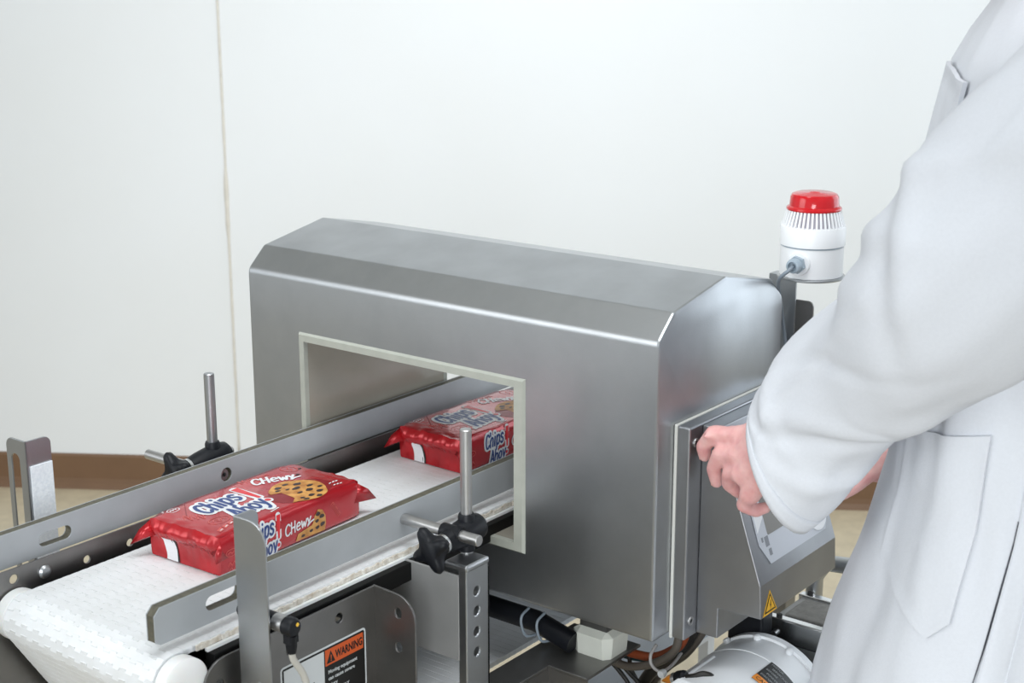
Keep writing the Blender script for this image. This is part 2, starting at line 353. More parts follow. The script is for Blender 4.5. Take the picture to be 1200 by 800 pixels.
ol = [(-.160, .10), (-.118, .10), (-.118, .832), (-.160, .832)]
build(MB().box((.522, -.1175, .56), (.526, -.103, .812)), 'back_strip', M['blackbar'], rs)
plate('post', [ol] + [circ(-.1405, z, .0058) for z in (.795, .769, .742, .715)], .013, YZ(.5235), M['steel'], rs, bev=.0015)
build(MB().box((.502, -.1605, .824), (.538, -.1165, .833)), 'post_cap', M['steel'], rs, bevel=.003)
build(MB().lathe([(.0085, 0), (.0085, .014)], (.506, -.122, .833), 'z', 20), 'collar', M['steel_bright'], rs, smooth=40)
build(MB().box((.30, -.150, .10), (.5235, -.130, .14)), 'foot_bar', M['steel_dark'], rs)
build(MB().box((.512, -.157, 0), (.548, -.121, .10)), 'post_foot', M['steel_dark'], rs)
rf = rail_support(.079, -.150, .872, -1, 'rail support with a bare grey rod and black clamp behind the far rail', .992, .846, -.03, .861, .1215)
plate('post', [[(-.172, 0), (-.128, 0), (-.128, .832), (-.172, .832)]], .013, YZ(.0725), M['steel'], rf, bev=.0015)
build(MB().box((.065, -.168, .824), (.093, -.132, .846)), 'post_cap', M['steel'], rf, bevel=.003)
# ------------------------------------------------------------------ photo sensor, its bracket, reflector bracket
sb = thing('sensor_bracket', (.48, -.44, .62), 'tall bent steel angle in front of the near cookie pack', 'bracket')
def angle_bracket(corner, zt, zb, wy, wx, th, parent, rr=.012, slots=False):
    x, y = corner
    oy = [(y, zb), (y+wy, zb)] + [(y+wy-rr + rr*math.cos(math.radians(a)), zt-rr + rr*math.sin(math.radians(a))) for a in range(0, 91, 15)] + [(y, zt)]
    return oy
sy0 = -.461
ox = [(.470, .60), (.517, .60)] + [(.517-.024 + .024*math.cos(math.radians(a)), .9745-.024 + .024*math.sin(math.radians(a))) for a in range(0, 91, 15)] + [(.470, .9745)]
plate('front_flange', [ox, circ(.500, .787, .0062)], .0025, XZ(sy0+.0025), M['steel'], sb)
oy = [(sy0+.0025, .60), (-.428, .60)] + [(-.428-.010 + .010*math.cos(math.radians(a)), .9745-.010 + .010*math.sin(math.radians(a))) for a in range(0, 91, 15)] + [(sy0+.0025, .9745)]
plate('side_flange', [oy, circ(-.4445, .8605, .0088)], .0025, YZ(.470), M['steel'], sb)
build(MB().box((.455, -.456, .603), (.470, -.430, .635)), 'fixing_tab', M['steel_dark'], sb)
ps = thing('photo_sensor', (.50, -.447, .84), 'black barrel photo sensor with a yellow light on the bent angle', 'sensor')
sx = Vector((.4273, -.4445, .8605))
build(MB().lathe([(.007, .030), (.0085, .032), (.0085, .040), (.0092, .041), (.0092, .0845), (.0085, .085), (0, .085)], sx, 'x', 28), 'barrel', M['black'], ps, smooth=40)
build(MB().lathe([(.0088, .0), (.0096, .0005), (.0096, .0145), (.0088, .015)], sx + Vector((.084, 0, 0)), 'x', 28), 'printed_band', M['steel_bright'], ps, smooth=40)
for k in range(3):
    tx = text(['SENSOR', '10-30V', 'PNP'][k] if False else '|||||', .0035, frame_mx(sx + Vector((.0875+.0035*k, -.0045, .0086)), (0, 1, -.45), (-1, 0, 0)), M['ink'], 'band_print', ps) if k < 0 else None
hd = MB(); hd.lathe([(.0095, 0), (.0105, .001), (.0105, .010), (.0085, .013), (0, .0135)], sx + Vector((.099, 0, 0)), 'x', 28); hd.box((sx.x+.1005, sx.y-.0065, sx.z-.018), (sx.x+.110, sx.y+.0065, sx.z))
head = build(hd, 'plug_head', M['black'], ps, smooth=40)
build(MB().lathe([(0, .0), (.0022, 0), (.0022, .001), (0, .0013)], sx + Vector((.1115, .0035, .003)), 'x', 12), 'light', M['led'], head, smooth=40)
build(MB().lathe([(.0062, 0), (.0062, -.012), (.0048, -.020)], sx + Vector((.1055, 0, -.010)), 'z', 16), 'strain_relief', M['black'], head, smooth=40)
p0 = sx + Vector((.1055, 0, -.028))
build(MB().tube(spline([p0 + Vector((0, 0, .004)), p0 + Vector((0, .002, -.010)), p0 + Vector((.003, .013, -.032)), p0 + Vector((.004, .016, -.055)), p0 + Vector((0, .006, -.085)), p0 + Vector((-.005, .0, -.13))]), .0038, 12), 'cable', M['cablebeige'], ps, smooth=180)
rb = thing('reflector_bracket', (.05, -.42, .62), 'slotted bent bracket with a white reflector behind the far rail', 'bracket')
ry0, ry1 = -.423, -.386
oy = [(ry0, .62), (ry1, .62)] + [(ry1-.010 + .010*math.cos(math.radians(a)), .960-.010 + .010*math.sin(math.radians(a))) for a in range(0, 91, 15)] + [(ry0, .960)]
plate('reflector_flange', [oy], .0025, YZ(.048), M['steel'], rb)
ox = [(.0505, .960), (.0505, .62), (.010, .62)] + [(.010+.012 - .012*math.cos(math.radians(a)), .960-.012 + .012*math.sin(math.radians(a))) for a in range(0, 91, 15)]
plate('slotted_flange', [ox, vslot(.0275, .66, .932, .0088)], .0025, XZ(ry0+.0025), M['steel'], rb)
build(MB().box((.0505, ry0+.004, .80), (.0528, ry1-.001, .927)), 'reflector', M['reflector'], rb, bevel=.0005)
build(MB().box((.0525, -.42, .625), (.148, -.39, .65)), 'fixing_arm', M['steel_dark'], rb)
# ------------------------------------------------------------------ warning sign on the bracket plate
ws = thing('warning_sign', (.4562, -.32, .69), 'black, white and orange warning sign on the grey bracket plate', 'sign')
SX = .4558
def splate(name, ol, z, m, par=ws): return plate(name, ol, .0002, YZ(z), m, par, bev=0)
splate('sign_border', [rrect(-.391, .690, -.252, .7665, .005)], SX, M['signwhite'])
splate('sign_field', [rrect(-.3885, .6925, -.2545, .764, .003)], SX+.0002, M['signblack'])
splate('white_panel', [[(-.386, .695), (-.3225, .695), (-.3225, .7615), (-.386, .7615)]], SX+.0004, M['signwhite'])
splate('orange_band', [[(-.3205, .7415), (-.2570, .7415), (-.2570, .7615), (-.3205, .7615)]], SX+.0004, M['orange'])
splate('pictogram_arm', [[(-.349, .695), (-.342, .712), (-.346, .726), (-.3395, .730), (-.334, .715), (-.337, .695)]], SX+.0006, M['signblack'])
splate('pictogram_head', [circ(-.327, .7045, .006)], SX+.0006, M['signblack'])
splate('alert_triangle', [[(-.3185, .7440), (-.3045, .7440), (-.3115, .7590)]], SX+.0006, M['signblack'])
def stext(body, size, y, z, m, xs=1, off=.0007, nm='lettering', bold=0): return text(body, size, frame_mx((SX+off, y, z), (0, 1, 0), (0, 0, 1)), m, nm, ws, xs=xs, bold=bold)
stext('!', .011, -.3127, .7458, M['orange'], off=.0009, nm='alert_mark', bold=.0002)
stext('WARNING', .0138, -.3038, .7466, M['signblack'], .68, bold=.0004)
for i, l in enumerate(('Moving equipment', 'can cause severe', 'injury')): stext(l, .0066, -.3165, .7305-.0082*i, M['signwhite'], .98, bold=.0001)
stext('KEEP AWAY', .0066, -.3165, .7045, M['signwhite'], .95, bold=.0001)
# ------------------------------------------------------------------ metal detector head
MW, MD, MZ = .70, .304, .72
md = thing('metal_detector', (.35, .152, MZ), 'large brushed steel tunnel housing around the belt', 'metal detector')
zb, a_, z1, z2 = MZ+.3822, .0324, MZ+.4122, MZ+.4354
AX0, AX1, AZ0, AZ1 = .104, .5005, .791, 1.0205
def rounded(poly, rads, n=5):
    out = []; N = len(poly)
    for i, p in enumerate(poly):
        p = Vector(p); r = rads[i]
        if r == 0: out.append(tuple(p)); continue
        d0 = (Vector(poly[i-1]) - p).normalized(); d1 = (Vector(poly[(i+1) % N]) - p).normalized()
        ang = d0.angle(d1); t = r / math.tan(ang/2)
        s0 = p + d0*t; s1 = p + d1*t
        for k in range(n+1):
            u = k/n; out.append(tuple(s0*(1-u)**2 + p*2*u*(1-u) + s1*u*u))
    return out
prof = rounded([(0, MZ), (0, AZ0), (0, AZ1), (0, zb), (a_, z1), (MD/2, z2), (MD-a_, z1), (MD, zb), (MD, AZ1), (MD, AZ0), (MD, MZ)],
               [.006, 0, 0, .016, .008, .003, .008, .016, 0, 0, .006], 6)
xs = [.004, AX0, AX1, MW-.004]; n = len(prof); me_v = []; me_f = []
for x in xs: me_v += [(x, p[0], p[1]) for p in prof]
for i in range(3):
    for k in range(n):
        j = (k+1) % n; mid_z = (prof[k][1]+prof[j][1])/2
        vertical = abs(prof[k][0]-prof[j][0]) < 1e-6
        if i == 1 and vertical and AZ0 < mid_z < AZ1: continue
        me_f.append((i*n+k, i*n+j, (i+1)*n+j, (i+1)*n+k))
mb = MB().add(me_v, me_f); cs = build(mb, 'casing', M['steel'], md, smooth=50)
for x, s_ in ((0, 1), (MW, -1)):
    big = prof; cx, cz = MD/2, MZ+.2
    ins = [(p[0] + (cx-p[0])*.018, p[1] + (cz-p[1])*.016) for p in prof]
    rings = [[(x+s_*.004, p[0], p[1]) for p in big], [(x+s_*.0015, p[0]*.997+cx*.003, p[1]*.997+cz*.003) for p in big], [(x, q[0], q[1]) for q in ins]]
    mb = MB().loft(rings, (False, True)); build(mb, 'end_panel', M['steel'], md, smooth=30)
# cream aperture frames and the tunnel lining
FX0, FX1, FZ0, FZ1 = .101, .5035, .788, 1.0235
IX0, IX1, IZ0, IZ1 = .1125, .4875, .8015, 1.0115
for y0, y1 in ((-.004, .004), (MD-.004, MD+.004)):
    mb = MB(); 
    def ring(o, y, c): return [(FX0+o, y, FZ0+o), (FX1-o, y, FZ0+o), (FX1-o, y, FZ1-o), (FX0+o, y, FZ1-o)]
    yf, yb = (y0, y1) if y0 < 0 else (y1, y0)
    inner = [(IX0, yf, IZ0), (IX1, yf, IZ0), (IX1, yf, IZ1), (IX0, yf, IZ1)]
    mb.loft([ring(0, yb, 0), ring(0, yf*.2+yb*.8 if False else (yf+yb)/2, 0), ring(.0028, yf, 0), inner, [(p[0], yb, p[2]) for p in inner]], (False, False))
    build(mb, 'aperture_frame', M['cream'], md)
mb = MB(); mb.loft([[(IX0, y, IZ0), (IX1, y, IZ0), (IX1, y, IZ1), (IX0, y, IZ1)] for y in (.004, MD-.004)], (False, False))
build(mb, 'tunnel_lining', M['lining'], md)
# ------------------------------------------------------------------ support frame, insulating feet
sf = thing('support_frame', (.35, .15, 0), 'dark steel base frame beneath the tunnel housing', 'frame')
plate('beam_top', [[(.508, -.16), (.556, -.16), (.556, -.019), (.616, -.019), (.616, .105), (.508, .105)]], .004, XY(.650), M['steel_dark'], sf)
build(MB().box((.508, -.16, .58), (.512, .105, .650)), 'beam_web', M['steel_dark'], sf)
build(MB().box((.552, -.16, .61), (.556, -.019, .650)), 'beam_lip', M['steel_dark'], sf)
build(MB().box((.556, -.019, .60), (.616, -.016, .650)), 'beam_lip', M['steel_dark'], sf)
build(MB().box((.10, .02, .60), (.148, .30, .654)), 'side_beam', M['steel_dark'], sf, bevel=.003)
for x in (.124, .535):
    for y in ((.04, .28) if x < .3 else (.04,)): build(MB().box((x-.02, y-.02, 0), (x+.02, y+.02, .60 if x < .3 else .65)), 'leg', M['steel_dark'], sf, bevel=.003)
build(MB().box((.13, .03, .30), (.53, .05, .34)), 'cross_tube', M['steel_dark'], sf, bevel=.003)
def foot(x0, x1, y0, y1, label):
    ring = lambda i, z: [(x0+i, y0+.010, z), (x0+.012, y0+i, z), (x1-.010, y0+i, z), (x1-i, y0+.012, z), (x1-i, y1-.01, z), (x1-.01, y1-i, z), (x0+.01, y1-i, z), (x0+i, y1-.01, z)]
    mb = MB().loft([ring(.003, .654), ring(.002, .660), ring(0, .684), ring(.010, .6905)]); o = build(mb, 'insulating_foot', M['foot'], None, bevel=.0015)
    tag(o, label, 'foot', 'insulating feet under the housing')
    return o
foot(.552, .613, .032, .09, 'cream plastic foot under the housing front right corner')
foot(.10, .148, .030, .10, 'cream plastic foot under the housing left end') 
mb = MB().box((.12, .05, .7005), (.64, .26, .72)).box((.562, .042, .6905), (.604, .085, .7005)).box((.11, .052, .6905), (.14, .095, .7005)); o = build(mb, 'mounting_plate', M['steel_dark'], md)
# ------------------------------------------------------------------ control box on the end panel
cb = thing('control_box', (.75, .16, .715), 'steel operator box with a sloped display bolted to the housing end', 'control box')
BY0, BY1 = .066, .268
build(MB().box((.7005, .037, .7145), (.7045, .291, .9935)), 'gasket', M['gasket'], cb, bevel=.001)
build(MB().box((.7045, .0375, .7155), (.7225, .2905, .9925)), 'flange', M['steel_box'], cb, bevel=.0022)
prof2 = [(.7225, .717), (.753, .717), (.753, .757), (.8125, .759), (.810, .802), (.7455, .990), (.7225, .990)]
mb = MB().prism(prof2, lambda x, z: (x, BY0, z), lambda x, z: (x, BY1, z)); build(mb, 'body', M['steel_box'], cb, bevel=.0015)
for y in (.0515, .2775):
    for z in (.738, .971):
        sc = build(MB().lathe([(.0, 0), (.0028, 0), (.0030, .0016), (.0055, .0016), (.0058, .0006), (.0058, 0)], (.7225, y, z), 'x', 20), 'screw', M['steel_bright'], cb, smooth=40)
        build(MB().lathe([(0, .0008), (.0027, .0009), (.0027, .0011), (0, .0011)], (.7225, y, z), 'x', 6), 'hex_socket', M['ink'], sc)
sn = Vector((.188, 0, .0645)).normalized(); sup = Vector((-.0645, 0, .188)).normalized()      # panel normal and up
def panel_pt(y, t, off=0): return Vector((.810, y, .802)) + sup*t + sn*off
def pplate(name, ol, off, th, m, par): return plate(name, ol, th, frame_mx(panel_pt(0, 0, off), (0, 1, 0), sup), m, par, bev=.0002)
dp = pplate('display_panel', [[(.085, .045), (.101, .018), (.246, .018), (.260, .036), (.260, .165), (.246, .180), (.098, .180), (.085, .165)]], .0002, .0012, M['panel'], cb)
pplate('screen', [rrect(.108, .052, .212, .150, .002)], .0014, .0006, M['screen'], dp)
pplate('white_corner', [[(.087, .060), (.106, .075), (.106, .14), (.087, .16)]], .0014, .0003, M['panel_white'], dp)
pplate('round_pad', [circ(.233, .046, .025, 36)], .0014, .0012, M['panel_white'], dp)
pplate('pad_dot', [circ(.228, .062, .0025, 12)], .0027, .0003, M['ink'], dp)
for y0, t0, y1, t1 in ((.0985, .0395, .1075, .052), (.1025, .0275, .109, .036), (.0915, .047, .0955, .053)): pplate('square_mark', [[(y0, t0), (y1, t0), (y1, t1), (y0, t1)]], .0014, .0003, M['panel_dark'], dp)
# hazard triangle on the lower vertical face
st = thing('hazard_sticker', (.8128, .092, .76), 'yellow triangle sticker with a bolt sign low on the operator box', 'sticker')
vn = Vector((.810-.8125, 0, .802-.759)).normalized()
def tri(name, s, off, m): 
    c = (.0885, .7725); h = .030*s; hw = .0175*s
    mx = frame_mx(Vector((.8125, 0, .759)) + Vector((off+.0002, 0, 0)) , (0, 1, 0), vn)
    plate(name, [[(c[0]-hw, c[1]-.759-h*.40), (c[0]+hw, c[1]-.759-h*.40), (c[0], c[1]-.759+h*.60)]], .0002, mx, m, st, bev=0)
tri('sticker_base', 1, 0, M['yellow']); tri('black_outline', .80, .0003, M['ink']); tri('yellow_field', .60, .0006, M['yellow'])
mx = frame_mx(Vector((.8125+.0012, 0, .759)), (0, 1, 0), vn)
plate('bolt_sign', [[(.0893, .0188), (.0868, .0118), (.0884, .0122), (.0876, .0068), (.0904, .0134), (.0888, .0130), (.0903, .0188)]], .0002, mx, M['ink'], st, bev=0)
# ------------------------------------------------------------------ beacon and its bracket
bb = thing('beacon_bracket', (.69, .35, .715), 'steel channel post carrying the beacon behind the housing', 'bracket')
build(MB().box((.664, .330, .735), (.668, .350, 1.122)), 'channel_side', M['steel'], bb)
build(MB().box((.668, .330, .735), (.704, .333, 1.122)), 'channel_face', M['steel'], bb)
build(MB().box((.664, .330, 1.122), (.706, .352, 1.1255)), 'channel_top', M['steel'], bb)
plate('backing_plate', [rrect(.690, .78, .7225, 1.0905, .008)], .003, XZ(.350), M['steel_dark'], bb)
build(MB().box((.60, .306, .735), (.70, .332, .760)), 'fixing_arm', M['steel_dark'], bb)
build(MB().lathe([(.0, 0), (.044, 0), (.045, .001), (.045, .0028), (.044, .0035), (0, .0035)], (.7185, .343, 1.1255), 'z', 48), 'top_disc', M['steel'], bb, smooth=40)
bc = thing('signal_beacon', (.7185, .343, 1.129), 'white sounder beacon with a red lens on the steel post', 'beacon')
BCc = (.7185, .343, 1.129)
build(MB().lathe([(0, 0), (.0405, 0), (.0415, .001), (.0415, .0385), (.0405, .0395)], BCc, 'z', 56), 'base', M['beaconwhite'], bc, smooth=40)
build(MB().lathe([(.041, .0395), (.0412, .0410)], BCc, 'z', 56), 'joint_ring', M['gland'], bc, smooth=40)
build(MB().lathe([(.0410, .0410), (.0428, .0415), (.0428, .064), (.0418, .0665), (.033, .0675), (.033, .070), (0, .070)], BCc, 'z', 56), 'upper_shell', M['beaconwhite'], bc, smooth=40)
build(MB().lathe([(.0365, .066), (.0325, .089), (.031, .090), (0, .090)], BCc, 'z', 48), 'sound_core', M['beaconcore'], bc, smooth=40)
for k in range(44):
    an = 2*PI*k/44; mb = MB(); c = Vector(BCc); d = Vector((math.cos(an), math.sin(an), 0)); t = Vector((-d.y, d.x, 0))
    p = [(.0424, .0655), (.0350, .0885), (.033, .0885), (.0395, .0655)]
    mb.add([c + d*r + Vector((0, 0, h)) + t*s_*.0013 for s_ in (-1, 1) for r, h in p], [(0,1,2,3), (7,6,5,4), (0,4,5,1), (1,5,6,2), (2,6,7,3), (3,7,4,0)])
    build(mb, 'grille_rib', M['beaconwhite'], bc)
build(MB().lathe([(.0355, .0868), (.0362, .0885), (.0355, .0905), (.0325, .0925), (.0315, .104), (.0295, .1075), (.025, .109), (.008, .1095), (.006, .1105), (0, .1108)], BCc, 'z', 48), 'red_lens', M['beaconred'], bc, smooth=35)
gd = Vector((.06, -1, 0)).normalized(); gp = Vector(BCc) + Vector((0, 0, .0205)) + gd*.036
mb = MB(); mb.lathe([(.0155, -.012), (.0155, .007), (.0148, .008), (0, .008)], gp, gd, 32); mb.box((gp.x-.0155*.9+gd.x*.0, gp.y-.004, gp.z-.0205), (gp.x+.0155*.6, gp.y+.01, gp.z)); build(mb, 'cable_port', M['beaconwhite'], bc, smooth=40)
gl = build(MB().lathe([(.0115, .008), (.0118, .009), (.0118, .0145), (.0115, .0155), (.0, .0155)], gp, gd, 6), 'gland_nut', M['gland'], bc)
build(MB().lathe([(.0095, .0155), (.0098, .022), (.0088, .0255), (.0062, .0265), (.0050, .0225), (0, .0225)], gp, gd, 24), 'gland_cap', M['gland'], bc, smooth=40)
g2 = gp + gd*.022
build(MB().tube(spline([g2, g2 + gd*.012 + Vector((-.001, 0, -.004)), (.709, .274, 1.133), (.697, .296, 1.112), (.692, .316, 1.080), (.694, .3255, 1.04), (.700, .3265, 1.0), (.700, .3265, .93), (.697, .3265, .80)]), .0026, 10), 'cable', M['cablegrey'], bc, smooth=180)
# ------------------------------------------------------------------ cables and cable duct below the housing
def cable(pts, r, m, label):
    o = build(MB().tube(spline(pts), r, 10), 'cable', M[m], None, smooth=180); return tag(o, label, 'cable', 'cables under the housing')
cable([(.56,.1,.668),(.594,.1,.643), (.619,.1,.641), (.643,.1,.646), (.665,.1,.660), (.683,.1,.679), (.692,.1,.716)], .0062, 'cableorange', 'thick rust red cable, topmost of the loop')
cable([(.560,.08,.645),(.585,.08,.633), (.612,.08,.631), (.641,.08,.641), (.667,.08,.657), (.684,.08,.675), (.689,.08,.693), (.690,.08,.718)], .0055, 'cablebrown', 'brown grey cable at the bottom of the loop, nearest the corner')
cable([(.55,.115,.638),(.578,.115,.627), (.606,.115,.628), (.633,.115,.636), (.665,.115,.656), (.676,.115,.676), (.679,.115,.717)], .0055, 'cableteal', 'dark teal cable in the middle of the loop')
cable([(.595,.125,.55),(.610,.125,.589), (.627,.125,.614), (.653,.125,.640), (.672,.125,.662), (.690,.125,.700), (.692,.125,.718)], .0085, 'cableblack', 'thickest black cable sweeping down from the operator box')
cable([(.604,.142,.55),(.615,.142,.584), (.637,.142,.613), (.664,.142,.640), (.687,.142,.676), (.70,.142,.712)], .0055, 'cablebrown', 'slim grey cable running beside the thickest black cable')
cable([(.565,.088,.633),(.575,.09,.626), (.592,.09,.615), (.61,.09,.597),(.625,.09,.56)], .0030, 'cableblack', 'thin black lead, leftmost of the three dropping leads')
cable([(.570,.100,.631),(.581,.102,.624), (.599,.104,.609), (.617,.105,.594),(.635,.105,.56)], .0034, 'cableblack', 'thin black lead, middle of the three dropping leads')
cable([(.592,.112,.642),(.595,.11,.630), (.602,.106,.612), (.612,.11,.591),(.625,.11,.56)], .0030, 'cableblack', 'thin black lead, rightmost of the three dropping leads')
o = build(MB().tube(spline([(.653,.085,.672),(.654,.071,.664), (.657,.067,.654), (.664,.069,.646), (.672,.074,.645),(.674,.095,.648),(.668,.135,.655)]), .0022, 8), 'cable_tie', M['tie'], None, smooth=180)
tag(o, 'pale plastic cable tie around the cable loop', 'cable tie')
o2 = build(MB().lathe([(0, -.005), (.0048, -.0045), (.0055, 0), (.0045, .0045), (0, .005)], (.674, .068, .6445), 'y', 14), 'tie_head', M['motor'], o, smooth=60)
o = build(MB().tube([(.17, .03, .682), (.40, .03, .682), (.50, .03, .682), (.56, .03, .668)], .0145, 16), 'cable_sleeve', M['black'], None, smooth=60); tag(o, 'black cable sleeve strapped beneath the housing front edge', 'cable')
for x in (.489, .515): build(MB().tube(spline([(x, .028, .699), (x-.001, .013, .692), (x, .0115, .678), (x+.004, .016, .664), (x+.01, .03, .662)]), .0019, 8), 'strap', M['cablegrey'], o, smooth=180)
o = build(MB().box((.45, .12, .543), (.566, .56, .55)).box((.45, .12, .50), (.453, .56, .543)).box((.452,.12,.0),(.47,.135,.50)).box((.452,.54,.0),(.47,.56,.50)), 'drip_tray', M['tray'], None); tag(o, 'bright steel tray behind the cable loop', 'tray')
# ------------------------------------------------------------------ motor, gearbox, junction box
mo = thing('electric_motor', (.752, .05, 0), 'white electric motor lying under the operator box', 'motor')
MC = Vector((.757, -.10, .578)); MR = .092
build(MB().lathe([(0, -.02), (.06, -.02), (.085, -.005), (MR-.001, .01), (MR-.001, .245), (MR, .246), (MR, .252), (MR-.0015, .253), (MR-.0015, .30), (MR-.006, .304), (.05, .306), (0, .306)], MC, 'y', 72), 'housing', M['motor'], mo, smooth=30)
build(MB().lathe([(MR-.002, .2915), (MR+.002, .2925), (MR+.002, .3025), (MR-.002, .3035)], MC, 'y', 72), 'end_ring', M['motor'], mo, smooth=40)
for k in range(12):
    an = math.radians(8 + 30*k); c = MC + Vector((math.cos(an)*MR, .288, math.sin(an)*MR)); d = Vector((math.cos(an), 0, math.sin(an)))
    build(MB().lathe([(.005, -.004), (.005, .004), (.003, .0055), (0, .0055)], c, d, 10), 'lug', M['motor'], mo, smooth=40)
an = math.radians(115); build(MB().tube([MC + Vector((math.cos(an)*(MR-.002), y, math.sin(an)*(MR-.002))) for y in (.02, .22)], .0035, 8), 'seam_rib', M['motor'], mo, smooth=60)
def cyl_patch(a0, a1, y0, y1, r, name, m, par):
    mb = MB(); n = 10; rings = [[MC + Vector((math.cos(math.radians(a0+(a1-a0)*k/n))*r, y, math.sin(math.radians(a0+(a1-a0)*k/n))*r)) for k in range(n+1)] for y in (y0, y1)]
    mb.loft(rings, (False, False), close=False); return build(mb, name, m, par, smooth=180)
ml = cyl_patch(70, 34, .193, .246, MR+.0004, 'data_label', M['signblack'], mo)
cyl_patch(70, 34, .193, .206, MR+.0008, 'orange_band', M['orangeplug'], ml)
def ctext(body, size, ang, y, m):
    a = math.radians(ang); n = Vector((math.cos(a), 0, math.sin(a))); t = Vector((math.sin(a), 0, -math.cos(a)))
    cu = bpy.data.curves.new('t', 'FONT'); cu.body = body; cu.size = size; cu.extrude = .00005; cu.resolution_u = 2
    me = curve_mesh(cu)
    for v in me.vertices:
        b_ = a - v.co.x/MR; q = MC + Vector((math.cos(b_)*(MR+.0012), y + v.co.y, math.sin(b_)*(MR+.0012))); v.co = q
    return finish(me, 'label_lettering', m, ml)
ctext('CAUTION', .0085, 68, .1965, M['ink'])
for i, l in enumerate(('DISCONNECT', 'POWER', 'BEFORE', 'SERVICING', 'MOTOR')): ctext(l, .0052, 68 - 3*(i % 2), .2095 + .0074*i, M['signwhite'])
tb = build(MB().box((.735, -.095, .64), (.80, .005, .686)), 'terminal_box', M['motor'], mo, bevel=.006, segs=3)
build(MB().box((.70, -.06, 0), (.82, .16, .49)), 'pedestal', M['steel_dark'], mo, bevel=.004)
cn = thing('cable_connector', (.70, .03, .64), 'orange tipped connector with a black cable by the motor', 'connector')
A = Vector((.685, .05, .645)); d = Vector((.83, 0, .36)).normalized()
build(MB().lathe([(.001, 0), (.0065, .013), (.0075, .018)], A, d, 16), 'orange_tip', M['orangeplug'], cn, smooth=40)
build(MB().lathe([(.0075, .018), (.0085, .0185), (.0085, .024), (.0075, .0245)], A, d, 16), 'metal_ring', M['steel_bright'], cn, smooth=40)
build(MB().lathe([(.0095, .0245), (.010, .026), (.010, .036), (.007, .039)], A, d, 12), 'grip', M['black'], cn, smooth=40)
e = A + d*.036
build(MB().tube(spline([e, e + d*.015, e + Vector((.024, .006, .010)), e + Vector((.034, .012, .004)), e + Vector((.037, .014, -.02))]), .0042, 10), 'cable', M['cableblack'], cn, smooth=180)
jb = build(MB().box((.690, .205, .600), (.742, .235, .700)), 'junction_box', M['black'], None, bevel=.003); tag(jb, 'flat black box between the motor and the operator box', 'box')
build(MB().box((.70, .215, .700), (.73, .228, .717)), 'hanger', M['steel_dark'], jb)
build(MB().lathe([(0, 0), (.004, 0), (.004, .004), (0, .005)], (.7405, .208, .7000), 'z', 10), 'cap_nut', M['motor'], jb, smooth=40)
gx = thing('gearbox', (.78, .30, 0), 'grey metal gear reducer beyond the white motor', 'gearbox')
GX0, GX1, GY0, GY1, GZ0, GZ1 = .727, .822, .255, .355, .520, .668
build(MB().box((GX0, GY0, GZ0), (GX1, GY1, GZ1)), 'casting', M['steel_matte'], gx, bevel=.004)
build(MB().box((GX0+.012, GY0+.02, GZ1-.002), (GX1-.006, GY1-.018, GZ1+.003)), 'top_cover', mat('cast_grey', (.33, .32, .30), .6, .3, .2, 120, .4, 260), gx, bevel=.002)
for y in (GY0-.002, GY1-.012): build(MB().box((GX0-.003, y, GZ1-.030 if y < GY0 else GZ1-.01), (GX1+.006, y+.014, GZ1+.004)), 'clamp_strip', M['edge_light'], gx, bevel=.002)
for x in (GX0+.012, GX1-.010):
    for y in (GY0+.004, GY1-.005): build(MB().lathe([(.0042, 0), (.0042, .004), (.003, .0045), (0, .0045)], (x, y, GZ1+.004), 'z', 8), 'bolt', M['ink'], gx)
for x in (GX0+.010, GX1-.012): build(MB().lathe([(.0, 0), (.0045, 0), (.0045, .005), (0, .0055)], (x, GY0-.002, GZ1-.018), (0, -1, 0), 10), 'bolt', M['steel'], gx, smooth=40)
build(MB().lathe([(0, 0), (.044, 0), (.048, .006), (.048, .018), (.035, .026), (.020, .026), (.018, .045), (0, .045)], (GX1, (GY0+GY1)/2, .600), 'x', 32), 'output_flange', M['blackbar'], gx, smooth=35)
build(MB().lathe([(.05, 0), (.055, .02), (.05, .052)], (.757, .205, .578), 'y', 32), 'input_neck', M['black'], gx, smooth=40)
build(MB().box((GX0-.025, GY0+.01, .575), (GX0, GY1-.02, .64)), 'side_lug', M['black'], gx, bevel=.008)
build(MB().box((.735, .265, 0), (.81, .345, .52)), 'pedestal', M['steel_dark'], gx)
build(MB().tube([(.735, .37, .50), (.735, .37, .69), (.750, .372, .715), (.79, .372, .72)], .012, 14), 'guard_tube', M['steel'], gx, smooth=40)
build(MB().box((.722, .355, .50), (.748, .382, .53)), 'guard_clip', M['steel'], gx)
